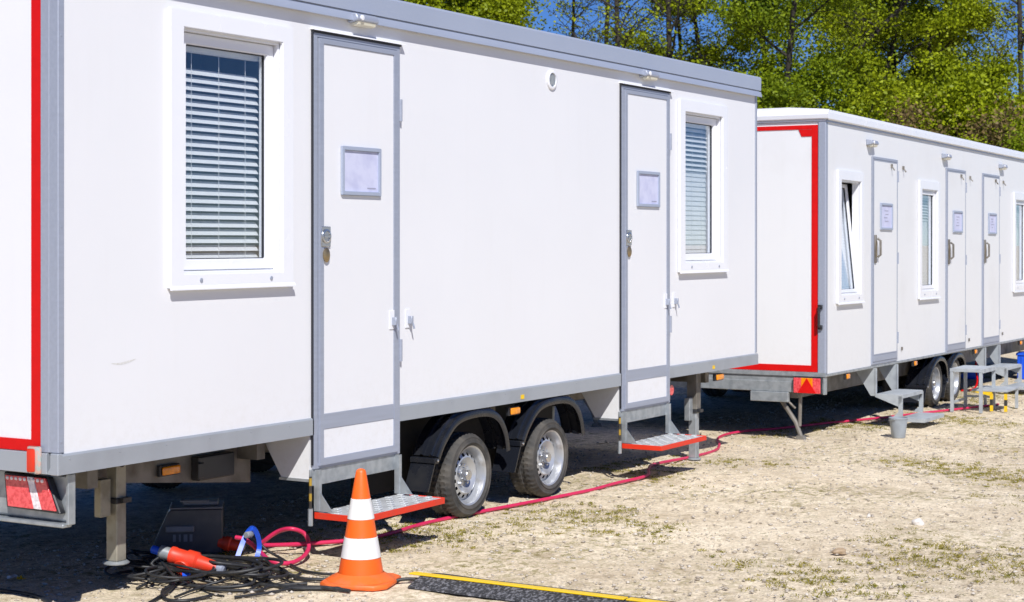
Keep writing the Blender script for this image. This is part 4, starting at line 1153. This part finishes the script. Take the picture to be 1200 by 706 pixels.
o = bcap.build('plug_cap', 'blue', None, True, 40); o.location = G(272, 662, .02); o.rotation_euler = (0, .2, .5); tag(o, 'blue plug cap on the cables at the right foot of the power box', 'plug cap')
bcap = MB(); bcap.lathe([(0.001, 0), (0.016, 0), (0.018, 0.003), (0.018, 0.03), (0.001, 0.034)], 16, axis='x', cap=False)
o = bcap.build('plug_cap', 'blue', None, True, 40); o.location = G(214, 674, .035); o.rotation_euler = (0, -.1, -.9); tag(o, 'blue plug cap lying below the large red plug', 'plug cap')

# ------------------------------------------------------------------ stones and scraps
def stone(loc, s, m_, seed, label, flat=0.6):
    bm = bmesh.new(); bmesh.ops.create_icosphere(bm, subdivisions=3, radius=1)
    rr = random.Random(seed); ph = [rr.uniform(0, 6) for _ in range(6)]
    for v_ in bm.verts:
        p = v_.co
        k = 1 + 0.16 * math.sin(2.1 * p.x + ph[0]) * math.sin(1.7 * p.y + ph[1]) + 0.10 * math.sin(4.3 * p.z + ph[2] + 2 * p.x) + 0.05 * math.sin(9 * p.y + ph[3])
        v_.co = Vector((p.x * s * k, p.y * s * 0.75 * k, max(p.z, -0.55) * s * flat * k))
    mb = MB(); mb.bm.free(); mb.bm = bm
    o = mb.build('stone', m_, None, True, 50); o.location = loc + Vector((0, 0, s * flat * 0.5)); o.rotation_euler = (0, 0, rr.uniform(0, 3))
    return tag(o, label, 'stone')
stone(G(1075, 616), 0.030, 'stone', 1, 'pale whitish stone on the open gravel, the larger one farther out', 0.85)
stone(G(983, 649), 0.034, 'stone_tan', 2, 'flat tan stone on the open gravel nearer the camera', 0.55)
stone(G(1018, 606), 0.012, 'stone', 4, 'tiny white pebble beyond the two bigger stones', 0.8)
def scrap(loc, s, m_, label, seed):
    rr = random.Random(seed); mb = MB()
    n = 5
    g = [[mb.bm.verts.new((i / (n - 1) * s * 1.6 - s * 0.8, j / (n - 1) * s - s / 2, 0.006 + abs(rr.gauss(0, 0.008)))) for j in range(n)] for i in range(n)]
    for i in range(n - 1):
        for j in range(n - 1): mb.bm.faces.new([g[i][j], g[i + 1][j], g[i + 1][j + 1], g[i][j + 1]])
    bmesh.ops.solidify(mb.bm, geom=mb.bm.faces[:], thickness=0.002)
    o = mb.build('litter_scrap', m_, None, True, 60); o.location = loc; o.rotation_euler = (0, 0, rr.uniform(0, 3))
    return tag(o, label, 'litter')
scrap(G(14, 679), 0.030, 'litter_white', 'crumpled white scrap in the shadow below the tail light', 3)
scrap(G(25, 681), 0.022, 'yellow', 'small yellow scrap in the shadow next to the white scrap', 5)

# ------------------------------------------------------------------ ground
xs = np.concatenate([[-400, -150, -60, -25, -10, 0, 3], np.arange(4.5, 20.01, 0.07), [21, 23, 26, 30, 36, 45, 60, 90, 150, 300, 600]])
ys = np.concatenate([[-400, -150, -60, -25, -12, -8, -6], np.arange(-4.5, 3.01, 0.07), [4, 5.5, 8, 12, 18, 26, 38, 60, 100, 200, 600]])
XX, YY = np.meshgrid(xs, ys, indexing='ij')
zz = -0.075 * np.clip((XX - 9.5) / 3.3, 0, 1) ** 2 * (3 - 2 * np.clip((XX - 9.5) / 3.3, 0, 1))
ins = ((XX > 4.5) & (XX < 20) & (YY > -4.5) & (YY < 3)).astype(float)
zz = zz + ins * (0.004 * np.sin(1.7 * XX + 0.6 * YY) * np.sin(2.3 * YY + 0.4) + 0.003 * np.sin(5.1 * XX + 2.0 * YY) + rng.normal(0, 0.0022, XX.shape)) - ins * 0.004
nxg, nyg = XX.shape
verts = np.stack([XX, YY, zz], -1).reshape(-1, 3)
idx = np.arange(nxg * nyg).reshape(nxg, nyg)
quads = np.stack([idx[:-1, :-1], idx[1:, :-1], idx[1:, 1:], idx[:-1, 1:]], -1).reshape(-1, 4)


def np_mesh(name, verts, quads, m_, smooth=False, tone=None):
    me = bpy.data.meshes.new(name)
    nv, nq = len(verts), len(quads)
    k = quads.shape[1]
    me.vertices.add(nv); me.vertices.foreach_set('co', np.asarray(verts, dtype=np.float32).ravel())
    me.loops.add(nq * k); me.loops.foreach_set('vertex_index', np.asarray(quads, dtype=np.int32).ravel())
    me.polygons.add(nq); me.polygons.foreach_set('loop_start', np.arange(0, nq * k, k, dtype=np.int32))
    try: me.polygons.foreach_set('loop_total', np.full(nq, k, dtype=np.int32))
    except Exception: pass
    if smooth: me.polygons.foreach_set('use_smooth', np.ones(nq, dtype=bool))
    if tone is not None:
        at = me.attributes.new('tone', 'FLOAT', 'POINT'); at.data.foreach_set('value', np.asarray(tone, dtype=np.float32))
    me.update(calc_edges=True); me.validate()
    me.materials.append(m_ if not isinstance(m_, str) else M[m_])
    return me


go = bpy.data.objects.new('ground', np_mesh('ground', verts, quads, ground_mat(), True))
COL.objects.link(go); tag(go, 'pale sandy gravel ground with moss patches', 'ground', kind='structure')


# gravel pebbles and grass tufts on the open ground
def in_keep(x, y):
    return ~((x > 5.9) & (x < 6.45) & (y < -0.6) & (y > -2.8))
def patchy(x, y):
    return (np.sin(1.9 * x + 1.3 * np.sin(1.1 * y)) + np.sin(2.7 * y + 1.7 * np.sin(0.9 * x) + 1.0) + 0.8 * np.sin(4.6 * x - 3.1 * y))
n = 26000
px = 4.8 + 14 * rng.random(n) ** 1.25; py = -3.9 + 5.2 * rng.random(n)
# tetra-like pebbles: squashed octahedra
oct_v = np.array([[1, 0, 0], [-1, 0, 0], [0, 1, 0], [0, -1, 0], [0, 0, 1], [0, 0, -1]], float)
oct_f = np.array([[0, 2, 4], [2, 1, 4], [1, 3, 4], [3, 0, 4], [2, 0, 5], [1, 2, 5], [3, 1, 5], [0, 3, 5]])
k = in_keep(px, py); px, py = px[k], py[k]; n = len(px)
sz = 0.0035 + 0.011 * rng.random(n) ** 4
a = rng.random(n) * 6.28
V_ = oct_v[None] * (sz[:, None, None] * (0.7 + 0.6 * rng.random((n, 6, 1)))) * np.array([1.2, 0.9, 0.55])
ca, sa_ = np.cos(a)[:, None], np.sin(a)[:, None]
gx = -0.075 * np.clip((px - 9.5) / 3.3, 0, 1) ** 2 * (3 - 2 * np.clip((px - 9.5) / 3.3, 0, 1))
VV = np.stack([V_[..., 0] * ca - V_[..., 1] * sa_ + px[:, None], V_[..., 0] * sa_ + V_[..., 1] * ca + py[:, None], V_[..., 2] + gx[:, None] + 0.001], -1)
F_ = (oct_f[None] + 6 * np.arange(n)[:, None, None]).reshape(-1, 3)
M['pebbles'] = mat('mixed_pebbles', (0.30, 0.25, 0.19), 0.9, c2=(0.62, 0.57, 0.50), thr=(0.35, 0.65), scale=9, detail=2)
peb = bpy.data.objects.new('gravel', np_mesh('gravel', VV.reshape(-1, 3), F_, 'pebbles'))
COL.objects.link(peb); tag(peb, 'loose small pebbles scattered over the sandy ground', 'gravel', kind='stuff')

nt_ = 15000
tx = 5.0 + 15 * rng.random(nt_) ** 1.1; ty = -4.0 + 4.8 * rng.random(nt_)
kk = (patchy(tx, ty) > 0.25 + 1.9 * rng.random(nt_)) & in_keep(tx, ty) & (ty < 0.5)
tx, ty = tx[kk], ty[kk]
GV, GT = [], []
for x, y in zip(tx, ty):
    nb = int(rng.integers(10, 34)); sp_ = rng.uniform(0.006, 0.036)
    tone = rng.random()
    for _ in range(nb):
        bx, by = x + rng.normal(0, sp_), y + rng.normal(0, sp_)
        h = rng.uniform(0.003, 0.011); w_ = rng.uniform(0.002, 0.004); an = rng.random() * 6.28
        lx, ly = rng.normal(0, 0.010), rng.normal(0, 0.010)
        z0 = ground_z(bx) - 0.002
        dx, dy = math.cos(an) * w_, math.sin(an) * w_
        GV += [(bx - dx, by - dy, z0), (bx + dx, by + dy, z0), (bx + lx + dx * .3, by + ly + dy * .3, z0 + h), (bx + lx - dx * .3, by + ly - dy * .3, z0 + h)]
        t_ = min(1, max(0, 0.5 * tone + 0.5 * rng.random())); GT += [t_] * 4
GV = np.array(GV)
gr = bpy.data.objects.new('grass', np_mesh('grass', GV, np.arange(len(GV)).reshape(-1, 4), 'grass', tone=GT))
COL.objects.link(gr); tag(gr, 'short sparse grass and moss tufts in the gravel', 'grass', kind='stuff')


# ------------------------------------------------------------------ trees
def leaf_quads(pts, size, g, tone_c, droop=0.3):
    """pts (n,3): one folded leaf quad per point"""
    n = len(pts)
    d = g.normal(size=(n, 3)); d[:, 2] = d[:, 2] * 0.7 - droop
    d /= np.linalg.norm(d, axis=1)[:, None]
    o = g.normal(size=(n, 3)); o -= d * (o * d).sum(1)[:, None]; o /= np.linalg.norm(o, axis=1)[:, None]
    s = size * (0.6 + 0.8 * g.random(n))[:, None]
    a = pts - d * s * 0.6; b = pts + o * s * 0.38; c = pts + d * s * 0.6; e = pts - o * s * 0.38
    V = np.stack([a, b, c, e], 1).reshape(-1, 3)
    t = np.repeat(np.clip(tone_c + g.normal(0, 0.24, n), 0, 1), 4)
    return V, t


def make_tree(seed, H, trunk_r, crown, nleaf, leaf_size, leafm, stems=1, lean=0.0, twig=True, bare=0.25, spread=0.55, clump=0.42, fork=0.3, barkm='bark', dense_twigs=1.0):
    """skeleton of stems > limbs > twigs; leaves gather round the twig ends. Returns (trunk mesh, crown mesh)"""
    g = np.random.default_rng(seed); rr = random.Random(seed)
    mb = MB(); tips = []
    def grow(p, d, ln, r, lev):
        n = 5 if lev < 2 else 3
        pts = [p.copy()]; rs = [r]
        q = p.copy(); dd = d.normalized()
        for i in range(n):
            dd = (dd + Vector((rr.gauss(0, .10), rr.gauss(0, .10), rr.gauss(0.03, .07)))).normalized()
            q = q + dd * ln / n
            pts.append(q.copy()); rs.append(max(0.006, r * (1 - 0.62 * (i + 1) / n)))
        mb.tube(pts, rs, 7 if lev == 0 else (5 if lev == 1 else 3), caps=False)
        if lev >= 3 or (lev == 2 and not twig):
            tips.append((pts[-1], ln)); tips.append((pts[-2], ln)); return
        if lev >= 2: tips.append((pts[-1], ln))
        nb = {0: rr.randint(9, 13), 1: rr.randint(4, 6), 2: rr.randint(3, 4)}[lev]
        nb = int(nb * dense_twigs)
        for k in range(nb):
            t = fork + (1 - fork) * (k + rr.random()) / nb if lev == 0 else 0.25 + 0.75 * (k + rr.random()) / nb
            j = min(n - 1, int(t * n)); f = t * n - j
            pp = pts[j].lerp(pts[j + 1], f)
            az = rr.uniform(0, 2 * PI) if lev else k * 2.4 + rr.uniform(-.5, .5)
            out = Vector((math.cos(az), math.sin(az), 0))
            el = rr.uniform(0.25, 0.9) if lev == 0 else rr.uniform(-0.1, 0.7)
            base = dd * 0.35 if lev else Vector((0, 0, 0.15))
            nd = (out * math.cos(el) + Vector((0, 0, math.sin(el))) + base).normalized()
            if lev == 0: l2 = H * spread * rr.uniform(0.55, 1.0) * (1.05 - 0.65 * t)
            else: l2 = ln * rr.uniform(0.4, 0.62)
            grow(pp, nd, l2, max(0.007, rs[j] * 0.5), lev + 1)
        tips.append((pts[-1], ln * .5))
    for s in range(stems):
        az = 2 * PI * s / stems + rr.uniform(-.4, .4)
        ln = lean if stems == 1 else rr.uniform(0.15, 0.5)
        base = Vector((0, 0, -0.1)) if stems == 1 else Vector((math.cos(az), math.sin(az), 0)) * 0.25 + Vector((0, 0, -0.1))
        d = Vector((math.cos(az) * ln, math.sin(az) * ln, 1))
        if stems == 1: d = Vector((lean, -lean * 0.4, 1))
        grow(base, d, H * rr.uniform(0.85, 1.05) * (1 if stems == 1 else 0.9), trunk_r * (1 if stems == 1 else 0.6), 0)
    mb2 = mb
    bmesh.ops.recalc_face_normals(mb2.bm, faces=mb2.bm.faces)
    tm = bpy.data.meshes.new('trunk'); mb2.bm.to_mesh(tm); mb2.bm.free(); tm.materials.append(M[barkm])
    tm.polygons.foreach_set('use_smooth', [True] * len(tm.polygons))
    T = np.array([[*t[0]] for t in tips])
    keep = T[:, 2] > H * bare * 0.6
    T = T[keep]
    ci = g.integers(0, len(T), nleaf)
    ctone = np.clip(g.normal(0.5, 0.22, len(T)), 0, 1)
    csize = clump * (0.35 + 0.9 * g.random(len(T)) ** 1.5)
    off = g.normal(size=(nleaf, 3)) * csize[ci][:, None] * np.array([1, 1, 0.62])
    P_ = T[ci] + off
    P_ = P_[P_[:, 2] > 0.15]; cc = ctone[ci][:len(P_)]
    V, t = leaf_quads(P_, leaf_size, g, cc)
    cm = np_mesh('crown', V, np.arange(len(V)).reshape(-1, 4), leafm, tone=t)
    return tm, cm


kinds = {
    'dense': make_tree(11, 9.0, 0.12, None, 100000, 0.062, 'leaf_lime', bare=0.1, spread=0.24, clump=0.34, fork=0.10),
    'dense2': make_tree(12, 8.6, 0.11, None, 95000, 0.062, 'leaf_green', bare=0.1, spread=0.25, clump=0.36, fork=0.10),
    'sparse': make_tree(21, 12.5, 0.075, None, 3000, 0.058, 'leaf_lime', bare=0.2, spread=0.19, clump=0.15, fork=0.14, dense_twigs=1.5),
    'sparse2': make_tree(22, 12.0, 0.085, None, 3800, 0.058, 'leaf_lime', bare=0.2, spread=0.17, clump=0.15, fork=0.14, lean=0.40, dense_twigs=1.5),
    'half': make_tree(31, 12.0, 0.08, None, 52000, 0.060, 'leaf_lime', bare=0.1, spread=0.21, clump=0.30, fork=0.08, dense_twigs=1.2),
    'half2': make_tree(32, 12.5, 0.09, None, 52000, 0.060, 'leaf_green', bare=0.1, spread=0.21, clump=0.30, fork=0.08, dense_twigs=1.2),
    'bush': make_tree(41, 5.0, 0.07, None, 92000, 0.058, 'leaf_lime', stems=6, bare=0.05, spread=0.24, clump=0.28, fork=0.15),
    'bush2': make_tree(42, 4.4, 0.07, None, 82000, 0.058, 'leaf_green', stems=6, bare=0.05, spread=0.25, clump=0.28, fork=0.15),
    'bramble': make_tree(43, 3.9, 0.04, None, 26000, 0.052, 'leaf_olive', stems=8, bare=0.05, spread=0.28, clump=0.24, fork=0.15, barkm='tan'),
}


def plant(kind, u, depth, label, s=1.0, rz=0.0, name='tree', cat='tree', group='spring trees behind the trailers', dz=0.0):
    tm, cm = kinds[kind]
    x, y = polar(u, depth)
    o = empty(name, (x, y, ground_z(x) + dz), (0, 0, rz)); o.scale = (s, s, s)
    tag(o, label, cat, group)
    for n_, me in (('trunk', tm), ('crown', cm)):
        p = bpy.data.objects.new(n_, me); COL.objects.link(p); p.parent = o
    return o


TG = 'spring trees behind the trailers'
BG = 'bushes behind the far trailer'
plant('dense', 462, 34, 'dense lime green tree at the left end of the row above the grey roof', 0.95, 0.3)
plant('dense2', 525, 36, 'dense fresh green tree above the grey roof, second from the left end', 1.05, 1.2)
plant('dense', 592, 34, 'dense lime green tree nearest the left side of the blue sky gap', 0.88, 2.2)
plant('dense2', 600, 38, 'green tree filling in behind the lime tree beside the sky gap', 0.95, 4.6)
plant('sparse', 692, 37, 'thin nearly bare tree at the left side of the blue sky gap', 0.95, 0.4)
plant('sparse2', 700, 34, 'thin tree leaning across the blue sky gap', 0.9, 0.2)
plant('sparse', 668, 36, 'thin dark tree just right of the dense trees at the start of the sky gap', 0.75, 5.0)
plant('sparse2', 772, 37, 'thin crooked tree between the slanting trunk and the right side of the sky gap', 0.85, 1.9)
plant('sparse', 815, 38, 'thin dark trunk between the sky gap and the half leafed trees', 0.8, 2.9)
plant('sparse', 730, 32, 'straight nearly bare tree in the middle of the blue sky gap', 0.9, 2.0)
plant('sparse2', 744, 35, 'bare dark trunk slanting up to the right in the sky gap', 1.0, 5.6)
plant('sparse', 798, 33, 'thin tree with small leaves at the right side of the sky gap', 1.0, 4.1)
plant('half', 860, 37, 'half leafed lime tree with sky showing through, behind the end of the grey roof', 0.9, 0.5)
plant('half2', 872, 33, 'dark trunked half leafed green tree just beyond the grey roof end', 0.9, 2.5)
plant('half', 1000, 37, 'tall half leafed lime tree above the red bordered rear wall', 1.0, 3.3)
plant('half2', 945, 38, 'tall green tree far back between the roof end and the far trailer', 1.0, 1.0)
plant('half2', 1062, 38, 'tall green tree behind the olive brown brush', 1.0, 5.0)
plant('dense2', 1035, 43, 'dense green tree at the back over the far trailer roof corner', 0.95, 4.0)
plant('half', 1135, 38, 'tall half leafed lime tree near the right end of the tree row', 1.0, 0.0)
plant('sparse', 1196, 36, 'thin bare trunk at the right end of the tree row', 1.0, 1.5)
plant('dense', 1105, 42, 'dense lime tree far behind the middle of the far trailer', 0.9, 0.8)
plant('bush', 908, 31, 'round lime green bush rising over the rear wall of the far trailer', 0.95, 0.2, 'bush', 'bush', BG)
plant('bush2', 960, 32, 'fresh green bush over the roof corner of the far trailer', 1.0, 1.4, 'bush', 'bush', BG)
plant('bush', 1005, 34, 'lime green bush behind the brown brush at the roof corner', 0.95, 3.4, 'bush', 'bush', BG)
plant('bramble', 1025, 31, 'small olive brown brush beside the roof corner bush', 1.1, 2.0, 'bush', 'bush', BG)
plant('bramble', 1080, 33, 'olive brown twiggy brush above the first doors of the far trailer', 1.15, 0.6, 'bush', 'bush', BG)
plant('bush2', 1055, 29, 'low green bush just above the far trailer roof between brown brush', 0.70, 3.0, 'bush', 'bush', BG)
plant('bush', 1112, 30, 'small lime green bush low over the far trailer roof between its door lamps', 0.70, 1.1, 'bush', 'bush', BG)
plant('bush', 1140, 34, 'broad lime green bush above the middle doors of the far trailer', 1.15, 4.4, 'bush', 'bush', BG)
plant('bush2', 1195, 32, 'green bush at the right edge above the far trailer roof', 0.95, 2.6, 'bush', 'bush', BG)
plant('bramble', 1165, 33, 'olive brown brush at the right end of the bushes', 1.0, 5.1, 'bush', 'bush', BG)

# ------------------------------------------------------------------ light
SUN = Vector((0.445, 0.403, -0.593)).normalized()     # travel direction
sl = bpy.data.lights.new('sun', 'SUN')
sl.energy = 5.0; sl.angle = R(0.53); sl.color = (1.0, 0.972, 0.935)
so = bpy.data.objects.new('sun', sl); COL.objects.link(so)
so.rotation_euler = SUN.to_track_quat('-Z', 'Y').to_euler()
so.location = (-5, -9, 12)
w = bpy.data.worlds.new('World'); scn.world = w; w.use_nodes = True
nt = w.node_tree
sky = nt.nodes.new('ShaderNodeTexSky'); sky.sky_type = 'NISHITA'; sky.sun_disc = False
sky.sun_elevation = math.asin(-SUN.z); sky.sun_rotation = math.atan2(-SUN.x, -SUN.y) % (2 * PI)
sky.dust_density = 0.0; sky.air_density = 0.8; sky.ozone_density = 6.0; sky.altitude = 1500
bg = nt.nodes['Background']; bg.inputs['Strength'].default_value = 0.052
hsv = nt.nodes.new('ShaderNodeHueSaturation'); hsv.inputs['Saturation'].default_value = 1.22; hsv.inputs['Value'].default_value = 1.7; hsv.inputs['Hue'].default_value = 0.515
nt.links.new(sky.outputs[0], hsv.inputs['Color']); nt.links.new(hsv.outputs[0], bg.inputs['Color'])

vs = scn.view_settings
vs.view_transform = 'Standard'; vs.look = 'None'; vs.gamma = 1.0; vs.exposure = 0.05; vs.use_curve_mapping = False
scn.render.engine = 'CYCLES'
scn.cycles.use_denoising = True
scn.cycles.max_bounces = 8
scn.cycles.transparent_max_bounces = 12
scn.render.film_transparent = False
